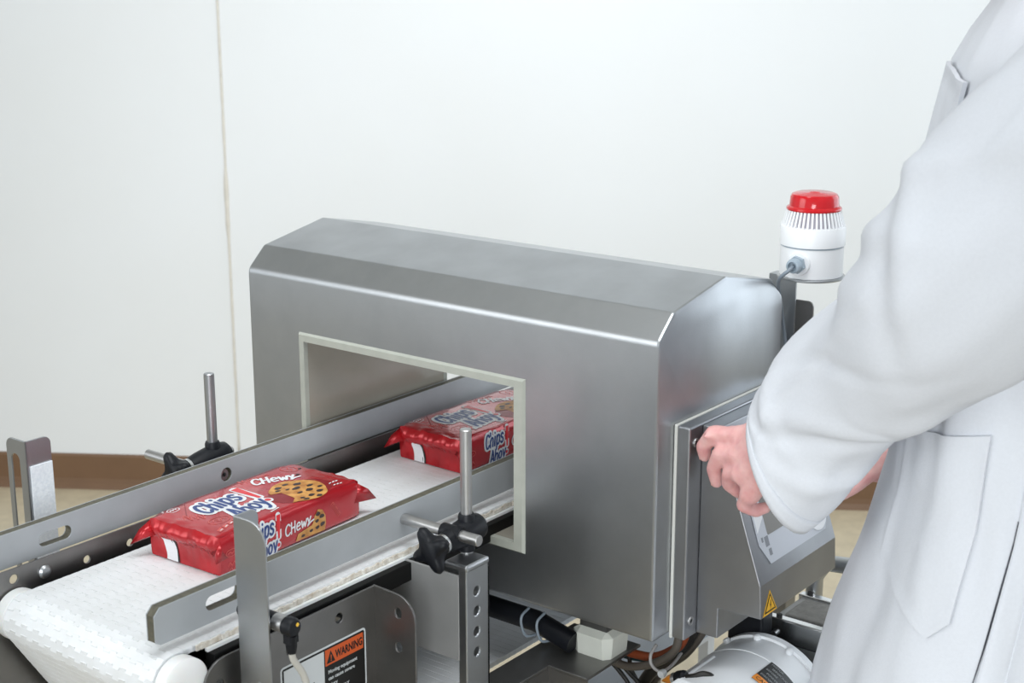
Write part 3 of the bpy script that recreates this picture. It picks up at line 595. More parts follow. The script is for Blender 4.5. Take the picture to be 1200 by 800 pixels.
# ------------------------------------------------------------------ cookie packs
GLY = {   # stroke letters on a unit cell
 'C': [[(.78,.82),(.60,.98),(.34,.95),(.14,.70),(.12,.36),(.30,.06),(.58,.02),(.80,.18)]],
 'h': [[(.14,1.05),(.14,0)],[(.14,.42),(.34,.66),(.58,.62),(.66,.42),(.66,0)]],
 'i': [[(.2,.66),(.2,0)],[(.2,.92),(.2,.95)]],
 'p': [[(.14,.66),(.14,-.32)],[(.14,.5),(.36,.68),(.64,.6),(.70,.34),(.58,.06),(.34,0),(.14,.14)]],
 's': [[(.62,.58),(.42,.68),(.2,.6),(.2,.44),(.44,.34),(.62,.22),(.56,.04),(.32,-.02),(.12,.1)]],
 'A': [[(.05,0),(.36,.98),(.44,.98),(.74,0)],[(.18,.34),(.62,.34)]],
 'a': [[(.66,.5),(.46,.68),(.2,.56),(.12,.3),(.24,.04),(.48,.02),(.66,.22)],[(.66,.66),(.66,0)]],
 'o': [[(.4,.68),(.16,.54),(.12,.26),(.28,.02),(.52,.02),(.68,.26),(.64,.54),(.4,.68)]],
 'y': [[(.1,.66),(.36,.08)],[(.68,.66),(.30,-.22),(.06,-.34)]],
 'H': [[(.14,1),(.12,0)],[(.66,1),(.66,0)],[(.13,.5),(.66,.52)]],
 'e': [[(.14,.36),(.62,.42),(.60,.6),(.40,.7),(.18,.56),(.12,.28),(.28,.04),(.64,.08)]],
 'w': [[(.06,.66),(.22,.04),(.42,.5),(.60,.04),(.80,.66)]],
 'Y': [[(.04,.66),(.26,.22)],[(.50,.70),(.26,.22),(.12,-.06)],[(.12,-.06),(.5,.16),(1.0,.26)]],
 'm': [[(.1,0),(.12,.62)],[(.12,.45),(.3,.64),(.42,.45),(.42,0)],[(.42,.45),(.62,.64),(.74,.45),(.74,0)]],
 'M': [[(.08,0),(.12,.95),(.4,.3),(.68,.95),(.74,0)]],
}
WID = {'i': .42, 'w': .9, 'm': .86, 'C': .86, 'M': .86, 'Y': .9}
def strokes(txt, size, gap=.1):
    out = []; x = 0
    for ch in txt:
        for s in GLY[ch]: out.append([((x + p[0])*size, p[1]*size) for p in s])
        x += WID.get(ch, .80) + gap
    return out, x*size
def brush(mb, sts, width, put, rnd=10):
    """fat pen line along 2-D strokes, laid on a surface by put(u, v)"""
    for s in sts:
        pts = [Vector((p[0], p[1], 0)) for p in s]
        if len(pts) > 2: pts = spline(pts, 4)
        for a, b in zip(pts, pts[1:]):
            d = (b - a); L = d.length
            if L < 1e-7: continue
            nn = Vector((-d.y, d.x, 0)).normalized()*width/2
            mb.add([put(*(a+nn).xy), put(*(a-nn).xy), put(*(b-nn).xy), put(*(b+nn).xy)], [(0, 1, 2, 3)])
        for a in pts:
            mb.add([put(a.x, a.y)] + [put(a.x + width/2*math.cos(2*PI*k/rnd), a.y + width/2*math.sin(2*PI*k/rnd)) for k in range(rnd)], [(0, 1+k, 1+(k+1) % rnd) for k in range(rnd)])
def fan(mb, pts, put):
    c = (sum(p[0] for p in pts)/len(pts), sum(p[1] for p in pts)/len(pts))
    n = len(pts); mb.add([put(*c)] + [put((p[0]+c[0])/2, (p[1]+c[1])/2) for p in pts] + [put(*p) for p in pts], [(0, 1+k, 1+(k+1) % n) for k in range(n)] + [(1+k, 1+n+k, 1+n+(k+1) % n, 1+(k+1) % n) for k in range(n)])
HL, HW, HT = .1225, .0630, .0515
def top_z(x, y):
    e = max(0, (abs(y)-.085)/.036); return HT - .0016*(abs(x)/HW)**3 - .0022*e*e + .0007*noise.noise(Vector((x*38, y*26, 1.3))) + (.0022*noise.noise(Vector((x*90, y*110, 4)))*min(1, e))
def side_x(y, z):
    e = max(0, (abs(y)-.10)/.021); zz = (z-HT/2)/(HT/2)
    return HW - .0022*max(0, zz)**2 - .0010*max(0, -zz)**3 - .0018*e*e + .0009*noise.noise(Vector((z*50, y*34, 7.7)))
def cookie_poly(c, r, bite=None, n=44, br=.4, wob=.02):
    pts = []
    for k in range(n):
        a = 2*PI*k/n; rr = r*(1 + wob*math.sin(5*a+1)+.01*math.sin(11*a)); p = Vector((c[0]+rr*math.cos(a), c[1]+rr*math.sin(a)))
        if bite:
            for bx, by, b_r in bite:
                q = p - Vector((bx, by))
                if q.length < b_r: p = Vector((bx, by)) + q.normalized()*b_r if q.length > 1e-6 else p
        pts.append((p.x, p.y))
    return pts
def make_pack(x, y, rz, label, seed):
    t = thing('cookie_pack', (x, y, ZB+.0005), label, 'cookie pack', 'cookie packs on the belt', rz)
    mb = MB(); rings = []; ny = 64
    for i in range(ny+1):
        yy = -HL + 2*HL*i/ny; ring = []
        hw = side_x(yy, HT/2)
        prof_ = []
        for k in range(13): xx = -1 + 2*k/12; prof_.append((xx*(HW-.0045), None))
        # top
        for k in range(17):
            xx = -(HW-.004) + 2*(HW-.004)*k/16; ring.append((xx, yy, top_z(xx, yy)))
        for a in (25, 50, 75):
            ar = math.radians(a); xx = HW-.004+.0035*math.sin(ar); ring.append((xx + side_x(yy, HT-.004)-HW, yy, top_z(HW-.004, yy)-.004*(1-math.cos(ar))))
        for k in range(7):
            zz = HT-.006 - (HT-.009)*k/6; ring.append((side_x(yy, zz), yy, zz))
        ring.append((HW-.004, yy, .0006)); ring.append((0, yy, .0004)); ring.append((-HW+.004, yy, .0006))
        for k in range(7):
            zz = .003 + (HT-.009)*k/6; ring.append((-side_x(-yy, zz), yy, zz))
        for a in (75, 50, 25):
            ar = math.radians(a); xx = HW-.004+.0035*math.sin(ar); ring.append((-(xx + side_x(-yy, HT-.004)-HW), yy, top_z(-HW+.004, yy)-.004*(1-math.cos(ar))))
        rings.append(ring)
    mb.loft(rings, (False, False)); build(mb, 'wrapper', M['red'], t, smooth=180, local=True)
    # gift-wrap ends: crinkled upper roll, tucked lower face, corner ears
    for e in (-1, 1):
        mb = MB(); nx, nz = 40, 18; g = []
        for j in range(nz+1):
            row = []; f = j/nz
            for i in range(nx+1):
                u = -1 + 2*i/nx; z = HT*.965*(1-f) + .0006*f
                roll = .0075*max(0, math.sin(PI*min(1, f/.46)))*(1-.25*u*u) if f < .46 else -.0022*math.sin(PI*(f-.46)/.54)*(1-u**4)
                cr = .0016*noise.noise(Vector((u*9+seed*3, f*2.2, e*5))) + .0018*noise.noise(Vector((u*22+seed, f*3, e*2)))*(1.6 if f < .5 else .5)
                edge = 1 - max(abs(u)**10, 0)
                tz = top_z(u*(HW-.003), e*HL)
                zz = tz*(1-f) + .0006*f
                row.append((u*(HW-.0032 + .0015*math.sin(PI*f)), e*(HL + (roll + cr*min(1, f*6)*min(1, (1-f)*6))*edge), zz))
            g.append(row)
        mb.add([p for r in g for p in r], [(j*(nx+1)+i, j*(nx+1)+i+1, (j+1)*(nx+1)+i+1, (j+1)*(nx+1)+i) for j in range(nz) for i in range(nx)])
        build(mb, 'folded_end', M['redfold'], t, smooth=180, local=True)
        for sx_ in ((-1, 1)):
            big = 1.0 if (e, sx_) in ((-1, -1), (1, 1)) else .45
            r0 = Vector((sx_*(HW-.004), e*(HL-.004), HT-.004)); r1 = Vector((sx_*(HW-.014), e*(HL+.004), HT*.55)); r2 = Vector((sx_*(HW-.001), e*(HL-.016), HT*.42))
            tip = Vector((sx_*(HW+.006*big), e*(HL+.026*big), HT*.44 - .004*big))
            mid = (r0 + tip)/2 + Vector((sx_*.002, e*.002, .002))
            mb = MB(); mb.add([r0, r1, r2, tip, mid, (r1+tip)/2 + Vector((0, 0, .002)), (r2+tip)/2], [(0,4,5,1), (4,3,5), (0,2,6,4), (4,6,3), (2,1,5,6), (6,5,3), (0,1,2)])
            build(mb, 'fold_ear', M['redfold'], t, smooth=180, local=True)
    # decals on the near end face: white strip and dark line
    def endp(u, v):   # u across, v up
        f = min(max(1 - v/(HT*.965), 0), 1); uu = u/HW
        roll = .0075*max(0, math.sin(PI*min(1, f/.46)))*(1-.25*uu*uu) if f < .46 else -.0022*math.sin(PI*(f-.46)/.54)*(1-uu**4)
        cr = .0016*noise.noise(Vector((uu*9+seed*3, f*2.2, -5))) + .0018*noise.noise(Vector((uu*22+seed, f*3, -2)))*(1.6 if f < .5 else .5)
        edge = 1 - abs(uu)**10
        return (u, -(HL + (roll + cr*min(1, f*6)*min(1, (1-f)*6))*edge) - .0006, v)
    for nm, u0, u1, sl, m, off in (('dark_line', -.0195, -.0135, .006, 'ink', 0), ('white_strip', -.036, -.0165, .006, 'print_white', .0002)):
        mb = MB(); n = 8; pts = []
        for k in range(n+1):
            v = .001 + .0268*k/n
            for uu in (u0, (u0+u1)/2, u1): q = endp(uu - sl*(v/.0245) + .004, v); pts.append((q[0], q[1]-off, q[2]))
        mb.add(pts, [(3*k+i, 3*k+i+1, 3*k+i+4, 3*k+i+3) for k in range(n) for i in range(2)]); build(mb, nm, M[m], t, local=True)
    # ---- print on the top (u = along +y, v = towards -x)
    def lay(off, on='top'):
        if on == 'top': return lambda u, v: (-v, u, top_z(-v, u) + off)
        return lambda u, v: (side_x(u, v) + off, u, v)
    def rot(sts, ang, ou, ov, sh=0):
        c, s = math.cos(math.radians(ang)), math.sin(math.radians(ang)); return [[(ou + (p[0]+sh*p[1])*c - p[1]*s, ov + (p[0]+sh*p[1])*s + p[1]*c) for p in st_] for st_ in sts]
    def deco(name, on, fn, m, off):
        mb = MB(); fn(mb, lay(off, on)); o = build(mb, name, M[m], t, local=True); return o
    def logo(on, ou, ov, k, parts):
        A, w1 = strokes('Chips', .032*k, .06); B, w2 = strokes('Ahoy', .028*k, .06)
        A = rot([[(p[0]*.55, p[1]*1.02) for p in s] for s in A], 5, ou, ov+.002*k, .18); B = rot([[(p[0]*.62, p[1]) for p in s] for s in B], 7, ou+.020*k, ov-.038*k, .14)
        ex = [[(ou+.084*k, ov+.040*k), (ou+.082*k, ov-.005*k)]]; dot = [[(ou+.0815*k, ov-.022*k), (ou+.0815*k, ov-.0225*k)]]
        deco('logo_backing', on, lambda mb, put: (brush(mb, A, .0145*k, put), brush(mb, B, .0145*k, put), brush(mb, ex, .0150*k, put), brush(mb, dot, .0150*k, put)), 'print_white', .0005)
        deco('logo_lettering', on, lambda mb, put: (brush(mb, A, .0050*k, put), brush(mb, B, .0046*k, put)), 'print_blue', .0009)
        deco('logo_exclamation', on, lambda mb, put: (fan(mb, [(ou+.0785*k, ov+.042*k), (ou+.0795*k, ov-.008*k), (ou+.0845*k, ov-.008*k), (ou+.0905*k, ov+.042*k)], put), brush(mb, dot, .0085*k, put)), 'print_red', .0009)
    logo('top', -.083, .0, .98, 0); logo('side', -.077, .0235, .60, 0)
    chew, _ = strokes('CHewY', .021, .02)
    deco('white_lettering', 'top', lambda mb, put: brush(mb, rot([[(p[0]*.70, p[1]) for p in s] for s in chew], -27, .024, .032, .1), .0036, put), 'print_white', .0006)
    deco('white_lettering', 'side', lambda mb, put: brush(mb, rot([[(p[0]*.56, p[1]*.66) for p in s] for s in chew], 4, -.018, .0165, .15), .0022, put), 'print_white', .0006)
    mmm, _ = strokes('Mmmm', .0125, .1)
    deco('pale_lettering', 'top', lambda mb, put: brush(mb, rot(mmm, -6, .020, .047), .0014, put), 'redlight', .0004)
    zig = [[(-.082 + .0035*i, -.004 + (.013 if i % 2 else -.004) - .0015*i) for i in range(8)]]
    deco('pale_squiggle', 'top', lambda mb, put: brush(mb, rot(zig, -20, -.03, -.01), .0016, put), 'redlight', .0004)
    deco('dark_slash', 'top', lambda mb, put: brush(mb, [[(-.072, .054), (-.098, .022)]], .0012, put), 'reddeep', .0004)
    oval = [[(-.095 + .0085*math.cos(2*PI*k/20), .049 + .0062*math.sin(2*PI*k/20)) for k in range(21)]]
    deco('maker_oval', 'top', lambda mb, put: (brush(mb, oval, .0011, put), brush(mb, [[(-.100, .0485), (-.098, .050), (-.096, .0478), (-.094, .050), (-.092, .0478), (-.090, .050)]], .0016, put), brush(mb, [[(-.108, .056), (-.104, .056)], [(-.107, .053), (-.104, .059)]], .0007, put)), 'print_white', .0005)
    deco('fact_boxes', 'top', lambda mb, put: [fan(mb, [(-.110+.011*i, -.050+.003*i), (-.101+.011*i, -.0475+.003*i), (-.101+.011*i, -.0405+.003*i), (-.110+.011*i, -.043+.003*i)], put) for i in range(4)], 'redlight', .0004)
    deco('fact_boxes_white', 'top', lambda mb, put: [fan(mb, [(-.108+.011*i, -.048+.003*i), (-.1025+.011*i, -.0462+.003*i), (-.1025+.011*i, -.0445+.003*i), (-.108+.011*i, -.0463+.003*i)], put) for i in range(4)] + [fan(mb, [(-.076, -.045), (-.052, -.040), (-.054, -.032), (-.074, -.036)], put)], 'print_white', .0006)
    deco('small_print', 'top', lambda mb, put: brush(mb, [[(.088+.006*j, -.050+.008*i), (.0915+.006*j, -.049+.008*i)] for i in range(2) for j in range(3)] + [[(-.028, -.052), (-.012, -.049)]], .0018, put), 'print_white', .0005)
    deco('pale_badge', 'top', lambda mb, put: brush(mb, [[(.098+.010*math.cos(2*PI*k/20), .040+.013*math.sin(2*PI*k/20)) for k in range(21)]] + [[(.095, .032), (.099, .036), (.097, .041), (.101, .046)]], .0013, put), 'redlight', .0004)
    deco('pale_badge', 'top', lambda mb, put: brush(mb, [[(-.086+.015*math.cos(2*PI*k/20), -.022+.009*math.sin(2*PI*k/20)) for k in range(21)], [(-.095, -.022), (-.09, -.018), (-.086, -.026), (-.08, -.019), (-.076, -.024)]], .0013, put), 'redlight', .0004)
    # halo and bitten cookie with chips
    halo = [(.030+.030*math.cos(2*PI*k/28), -.032+.026*math.sin(2*PI*k/28)) for k in range(28)]
    deco('dark_halo', 'top', lambda mb, put: fan(mb, [(.046+.049*math.cos(2*PI*k/28), -.030+.031*math.sin(2*PI*k/28)) for k in range(28)], put), 'reddeep', .0002)
    bites = [(.006, -.030, .019), (.018, -.020, .010), (.016, -.045, .009)]
    ck = cookie_poly((.046, -.027), .037, bites)
    o = deco('cookie_picture', 'top', lambda mb, put: fan(mb, ck, put), 'cookie', .0006)
    rnd = random.Random(3)
    chips = [(.034, -.003, .0045), (.049, -.001, .004), (.060, -.012, .005), (.066, -.028, .0045), (.072, -.040, .0035), (.048, -.022, .0055), (.040, -.036, .0035), (.055, -.038, .0045), (.061, -.050, .0042), (.044, -.052, .004), (.031, -.056, .0035), (.030, -.050, .003), (.050, -.060, .0035), (.027, -.010, .0035), (.038, -.016, .003)]
    def chipf(mb, put, sc=1.3, cs=chips):
        for (u, v, r) in cs:
            a0 = rnd.random()*6; fan(mb, [(u + r*sc*math.cos(a0+2*PI*k/7)*(1+.25*math.sin(3*k)), v + r*sc*.62*math.sin(a0+2*PI*k/7)*(1+.2*math.cos(2*k))) for k in range(7)], put)
    deco('chip_pictures', 'top', chipf, 'chip', .0010)
    deco('stray_chips', 'top', lambda mb, put: chipf(mb, put, 1, [(.088, .014, .004), (.108, .030, .0035)]), 'chip', .0008)
    # cookie on the near side
    ck2 = [(.002, .004), (.006, .013), (.012, .011), (.018, .014), (.026, .013), (.033, .019), (.036, .028), (.043, .0345), (.051, .0315), (.056, .023), (.057, .012), (.055, .003)]
    deco('cookie_picture', 'side', lambda mb, put: fan(mb, ck2, put), 'cookie', .0006)
    deco('chip_pictures', 'side', lambda mb, put: chipf(mb, put, 1.2, [(.042, .029, .0035), (.049, .024, .004), (.040, .020, .003), (.050, .013, .004), (.030, .010, .003), (.041, .011, .003), (.015, .008, .003)]), 'chip', .0010)
    deco('maker_oval', 'side', lambda mb, put: brush(mb, [[(-.107+.0085*math.cos(2*PI*k/20), .0265+.0045*math.sin(2*PI*k/20)) for k in range(21)], [(-.112, .026), (-.109, .0275), (-.106, .0255), (-.103, .0275)]], .001, put), 'redlight', .0005)
    deco('pale_squiggle', 'side', lambda mb, put: brush(mb, [[(-.112+.003*i, .010+(.004 if i % 2 else 0)) for i in range(5)], [(-.110+.003*i, .003+(.004 if i % 2 else 0)) for i in range(5)]] + rot(strokes('mmm', .009, .1)[0], -55, .066, .033), .0011, put), 'redlight', .0004)
    return t
make_pack(.2560, -.2330, math.radians(2.0), 'red foil cookie pack on the open belt, nearest the camera', 1)
make_pack(.2600, .2230, math.radians(-1.5), 'red foil cookie pack halfway inside the steel tunnel', 5)
# ------------------------------------------------------------------ person in a white lab coat
pe = thing('person', (1.09, .15, 0), 'person in a white lab coat reaching for the operator box', 'person')
F = Vector((-.882, -.471, 0)); Lv = Vector((.471, -.882, 0))
BC = Vector((1.105, .168, 0))
def capsule(mb, p0, p1, r0, r1, n=14):
    p0, p1 = Vector(p0), Vector(p1); d = p1 - p0; L = d.length
    ax = d.normalized() if L > 1e-6 else Vector((0, 0, 1)); prof_ = []
    for k in range(5): a = PI/2*k/4; prof_.append((r0*math.sin(a), -r0*math.cos(a)))
    for k in range(5): a = PI/2*k/4; prof_.append((r1*math.cos(a), L + r1*math.sin(a)))
    u = ax.orthogonal().normalized(); v = ax.cross(u); rings = []
    for r, h in prof_: rings.append([p0 + ax*h + (u*math.cos(2*PI*k/n) + v*math.sin(2*PI*k/n))*max(r, 1e-5) for k in range(n)])
    mb.loft(rings)
def chain(mb, pts):   # (point, radius) list
    for (p, r), (p2, r2) in zip(pts, pts[1:]): capsule(mb, p, p2, r, r2)
def B(f, l, z): return BC + F*f + Lv*l + Vector((0, 0, z))
def remeshed(mb, name, m, parent, voxel, smooth_it=4):
    me = bpy.data.meshes.new('t'); me.from_pydata([tuple(v) for v in mb.v], [], mb.f); o = bpy.data.objects.new('t', me); COL.objects.link(o)
    r = o.modifiers.new('r', 'REMESH'); r.mode = 'VOXEL'; r.voxel_size = voxel
    s_ = o.modifiers.new('s', 'SMOOTH'); s_.iterations = smooth_it; s_.factor = .5
    dg = bpy.context.evaluated_depsgraph_get(); me2 = bpy.data.meshes.new_from_object(o.evaluated_get(dg)); bpy.data.objects.remove(o)
    return finish(me2, name, m, parent, smooth=180)
bd = MB()
chain(bd, [(B(0, 0, .98), .13), (B(0, 0, 1.15), .115), (B(.0, 0, 1.32), .115), (B(-.01, 0, 1.42), .085)])
capsule(bd, B(-.01, -.13, 1.42), B(-.01, .13, 1.42), .055, .055); capsule(bd, B(-.01, 0, 1.42), B(.01, 0, 1.60), .055, .052)
hc = B(.03, 0, 1.705)
for dz, df, r in ((.02, -.01, .098), (.035, .01, .092), (-.045, .035, .072), (-.085, .05, .05)): capsule(bd, hc + Vector((0, 0, dz)) + F*df, hc + Vector((0, 0, dz+.01)) + F*df, r, r)
chain(bd, [(hc + F*.095 + Vector((0, 0, .005)), .010), (hc + F*.122 + Vector((0, 0, -.028)), .014)])
for s_ in (-1, 1):
    capsule(bd, hc + Lv*s_*.093 + Vector((0, 0, -.015)), hc + Lv*s_*.098 + Vector((0, 0, .02)) - F*.008, .012, .018)
    capsule(bd, hc + Lv*s_*.034 + F*.093 + Vector((0, 0, .022)), hc + Lv*s_*.045 + F*.085 + Vector((0, 0, .022)), .012, .012)
    chain(bd, [(B(0, s_*.09, .95), .095), (B(.02, s_*.09, .52), .062), (B(0, s_*.09, .46), .055), (B(0, s_*.09, .30), .048), (B(0, s_*.09, .10), .036)])
    chain(bd, [(B(0, s_*.095, .06), .034), (B(.14, s_*.095, .035), .022)])
chain(bd, [(hc + F*.108 + Lv*-.022 + Vector((0, 0, -.062)), .009), (hc + F*.112 + Vector((0, 0, -.062)), .010), (hc + F*.108 + Lv*.022 + Vector((0, 0, -.062)), .009)])
# left arm and hand
SH = Vector((1.185, -.060, 1.40)); EL = Vector((1.045, -.065, 1.185)); WR = Vector((.857, .006, 1.027))
chain(bd, [(SH, .052), (SH.lerp(EL, .5), .048), (EL, .043), (EL.lerp(WR, .35), .042), (EL.lerp(WR, .8), .030), (WR, .028)])
idx = [(.793, .031, 1.000), (.757, .034, .994), (.739, .041, .972), (.737, .049, .958)]
mid_ = [(.798, .019, .980), (.771, .027, .973), (.757, .036, .950), (.756, .046, .930)]
rin = [(.806, .012, .960), (.788, .021, .955), (.779, .034, .936), (.786, .048, .922)]
pin = [(.816, .014, .938), (.806, .024, .919), (.814, .038, .909), (.822, .048, .912)]
mb = bd
for f_, r0 in ((idx, .0108), (mid_, .0108), (rin, .0105), (pin, .0098)):
    chain(mb, [(Vector(f_[0]), r0*1.12), (Vector(f_[0]).lerp(Vector(f_[1]), .5), r0*.92), (Vector(f_[1]), r0*1.0), (Vector(f_[2]), r0*.86), (Vector(f_[3]), r0*.76)])
wr_a = [WR + Vector((-.004, .020, .008)), WR + Vector((-.004, .006, .004)), WR + Vector((-.001, -.004, -.010)), WR + Vector((.002, -.010, -.022))]
for f_, w_, r in ((idx, wr_a[0], .0155), (mid_, wr_a[1], .0165), (rin, wr_a[2], .016), (pin, wr_a[3], .0145)):
    k0 = Vector(f_[0]); chain(mb, [(k0 + Vector((.004, .001, -.001)), r*.80), (k0.lerp(w_, .45) + Vector((0, .004, -.003)), r), (w_, .020)])
chain(mb, [(Vector((.80, .03, .985)), .013), (Vector((.812, .028, .955)), .013)])
chain(mb, [(WR + Vector((-.01, .028, -.004)), .017), (Vector((.812, .058, .985)), .0135), (Vector((.788, .075, .970)), .0105), (Vector((.779, .080, .948)), .0085)])
capsule(mb, Vector((.747, .031, .9895)) + Vector((.006, -.011, .003)), Vector((.747, .031, .9895)) + Vector((.0062, -.0112, .0032)), .0032, .0030)
# right arm and hand behind the coat
SR = B(0, -.17, 1.41); ER = Vector((.985, .36, 1.14)); WRr = Vector((.925, .262, .978))
chain(mb, [(SR, .052), (SR.lerp(ER, .5), .05), (ER, .043), (ER.lerp(WRr, .4), .04), (WRr, .028)])
hp = Vector((.886, .217, .940))
chain(mb, [(WRr, .027), (hp, .030)])
for i, (dx, dy) in enumerate(((.0, .0), (-.006, .018), (-.008, .034), (-.006, .050))):
    b0 = hp + Vector((dx-.012, dy-.015, -.004)); chain(mb, [(b0, .011), (b0 + Vector((-.025, -.018, -.012)), .010), (b0 + Vector((-.030, -.030, -.032)), .0085)])
chain(mb, [(hp + Vector((.005, -.012, .0)), .014), (Vector((.871, .186, .914)), .012), (Vector((.857, .176, .901)), .0105)])
body = remeshed(bd, 'body', M['skin'], pe, .0035, 5)
# nails
def nail(tip, prev, up, name='nail'):
    tip, prev = Vector(tip), Vector(prev); d = (tip-prev).normalized(); mb = MB(); up = (Vector(up) - d*Vector(up).dot(d)).normalized(); s_ = d.cross(up)
    c = tip + up*.0072 + d*.001; pts = [c + d*(.0055*math.cos(2*PI*k/12)) + s_*(.0046*math.sin(2*PI*k/12)) - up*.0012*abs(math.sin(2*PI*k/12)) for k in range(12)]
    mb.add([c + up*.0008] + pts + [p - up*.001 for p in pts], [(0, 1+k, 1+(k+1) % 12) for k in range(12)] + [(1+k, 13+k, 13+(k+1) % 12, 1+(k+1) % 12) for k in range(12)])
    build(mb, name, M['nail'], body, smooth=60)
nail(idx[3], idx[2], (-.95, -.2, -.1)); nail(mid_[3], mid_[2], (-.98, -.15, 0)); nail((.857, .176, .901), (.871, .186, .914), (.1, -1, .1))
for s_ in (-1, 1): build(MB().lathe([(0, -.012), (.008, -.009), (.012, 0), (.008, .009), (0, .012)], hc + Lv*s_*.036 + F*.088 + Vector((0, 0, .004)), F, 14), 'eye', M['print_white'], body, smooth=180)
hb = MB()
for i in range(420):
    a = random.uniform(0, 2*PI); e_ = random.uniform(-.25, 1.5); d_ = (F*math.cos(a) + Lv*math.sin(a))*math.cos(e_) + Vector((0, 0, math.sin(e_)))
    if d_.dot(F) > .42 and d_.z < .72: continue
    capsule(hb, hc + Vector((0, 0, .03)) + d_*.088, hc + Vector((0, 0, .035)) + d_*.098, .022, .02, 8)
remeshed(hb, 'hair', M['hair'], pe, .006, 3)
# trousers and shoes
tr = MB()
for s_ in (-1, 1):
    rings = []
    for z, f_, r in ((.92, 0, .115), (.75, .005, .10), (.50, .015, .082), (.30, 0, .078), (.075, .01, .075)):
        c = B(f_, s_*.09, z); rings.append([c + F*r*math.cos(2*PI*k/24) + Lv*r*.9*math.sin(2*PI*k/24) for k in range(24)])
    tr.loft(rings)
remeshed(tr, 'trousers', M['trousers'], pe, .008, 3)
for s_ in (-1, 1):
    mb = MB(); rings = []
    for f_, w_, h in ((-.075, .02, .05), (-.06, .038, .085), (0, .045, .095), (.08, .05, .075), (.15, .052, .06), (.20, .042, .045), (.225, .018, .03)):
        c = B(f_, s_*.095, 0); rings.append([c + Lv*w_*math.cos(2*PI*k/20) + Vector((0, 0, h/2*(1 + math.sin(2*PI*k/20)))) for k in range(20)])
    mb.loft(rings); build(mb, 'shoe', M['shoe'], pe, smooth=60)
# coat torso: rings by height (front point of the coat, half depth, half width)
TR = [(1.545, (1.035, .147), .060, .075, 2.0), (1.520, (1.030, .144), .075, .115, 2.0), (1.495, (1.019, .139), .095, .165, 2.1), (1.462, (1.004, .122), .115, .205, 2.2), (1.43, (.991, .109), .130, .222, 2.3), (1.317, (.974, .098), .140, .205, 2.3), (1.128, (.970, .0895), .145, .200, 2.3),
      (.984, (.960, .0795), .155, .205, 2.3), (.866, (.938, .0645), .173, .212, 2.3), (.802, (.922, .052), .188, .217, 2.3), (.719, (.912, .037), .196, .222, 2.3), (.56, (.90, .02), .205, .232, 2.3), (.46, (.895, .012), .212, .24, 2.3)]
def torso(th, z, off=0.0, wr=True):
    for i in range(len(TR)-1):
        if TR[i][0] >= z >= TR[i+1][0]: break
    (za, pa, aa, ba, ea), (zb_, pb, ab, bb_, eb) = TR[i], TR[i+1]; t = min(max((za-z)/(za-zb_), 0), 1); t2 = t
    lp = lambda p, q: p + (q-p)*t2
    a, b, e = lp(aa, ab), lp(ba, bb_), lp(ea, eb); fp = Vector((lp(pa[0], pb[0]), lp(pa[1], pb[1]), 0)); c = fp - F*a
    cs_, sn_ = math.cos(th), math.sin(th); pw = 2/e
    u = a*math.copysign(abs(cs_)**pw, cs_); v = b*math.copysign(abs(sn_)**pw, sn_)
    rr = off
    if wr:
        fl = max(0, min(1, (1.35-z)/.5))
        rr += fl*(.0065*math.sin(5*th + 2.2*z + 1.0) + .0042*math.sin(9*th - 5*z) + .002*math.sin(16*th + 7*z)) + .0055*noise.noise(Vector((th*2.5, z*3, 5))) + .0042*noise.noise(Vector((th*5, z*9 + th*4, 2)))
    n = Vector((0, 0, 0)) + F*(cs_/max(a, .05)) + Lv*(sn_/max(b, .05)); n = n.normalized()
    return c + F*u + Lv*v + n*rr + Vector((0, 0, z))
ct = MB(); rings = []; nt = 120; zs = [1.545, 1.535, 1.52, 1.508, 1.495, 1.48, 1.462, 1.446] + [1.43 - (1.43-.46)*k/70 for k in range(71)]
for z in zs: rings.append([torso(2*PI*k/nt, z) for k in range(nt)])
ct.loft(rings, (False, False))
coat = build(ct, 'lab_coat', M['coat'], pe, smooth=180)
sm = coat.modifiers.new('thickness', 'SOLIDIFY'); sm.thickness = .0025; sm.offset = -1
tag(coat, 'white cotton lab coat with patch pockets')
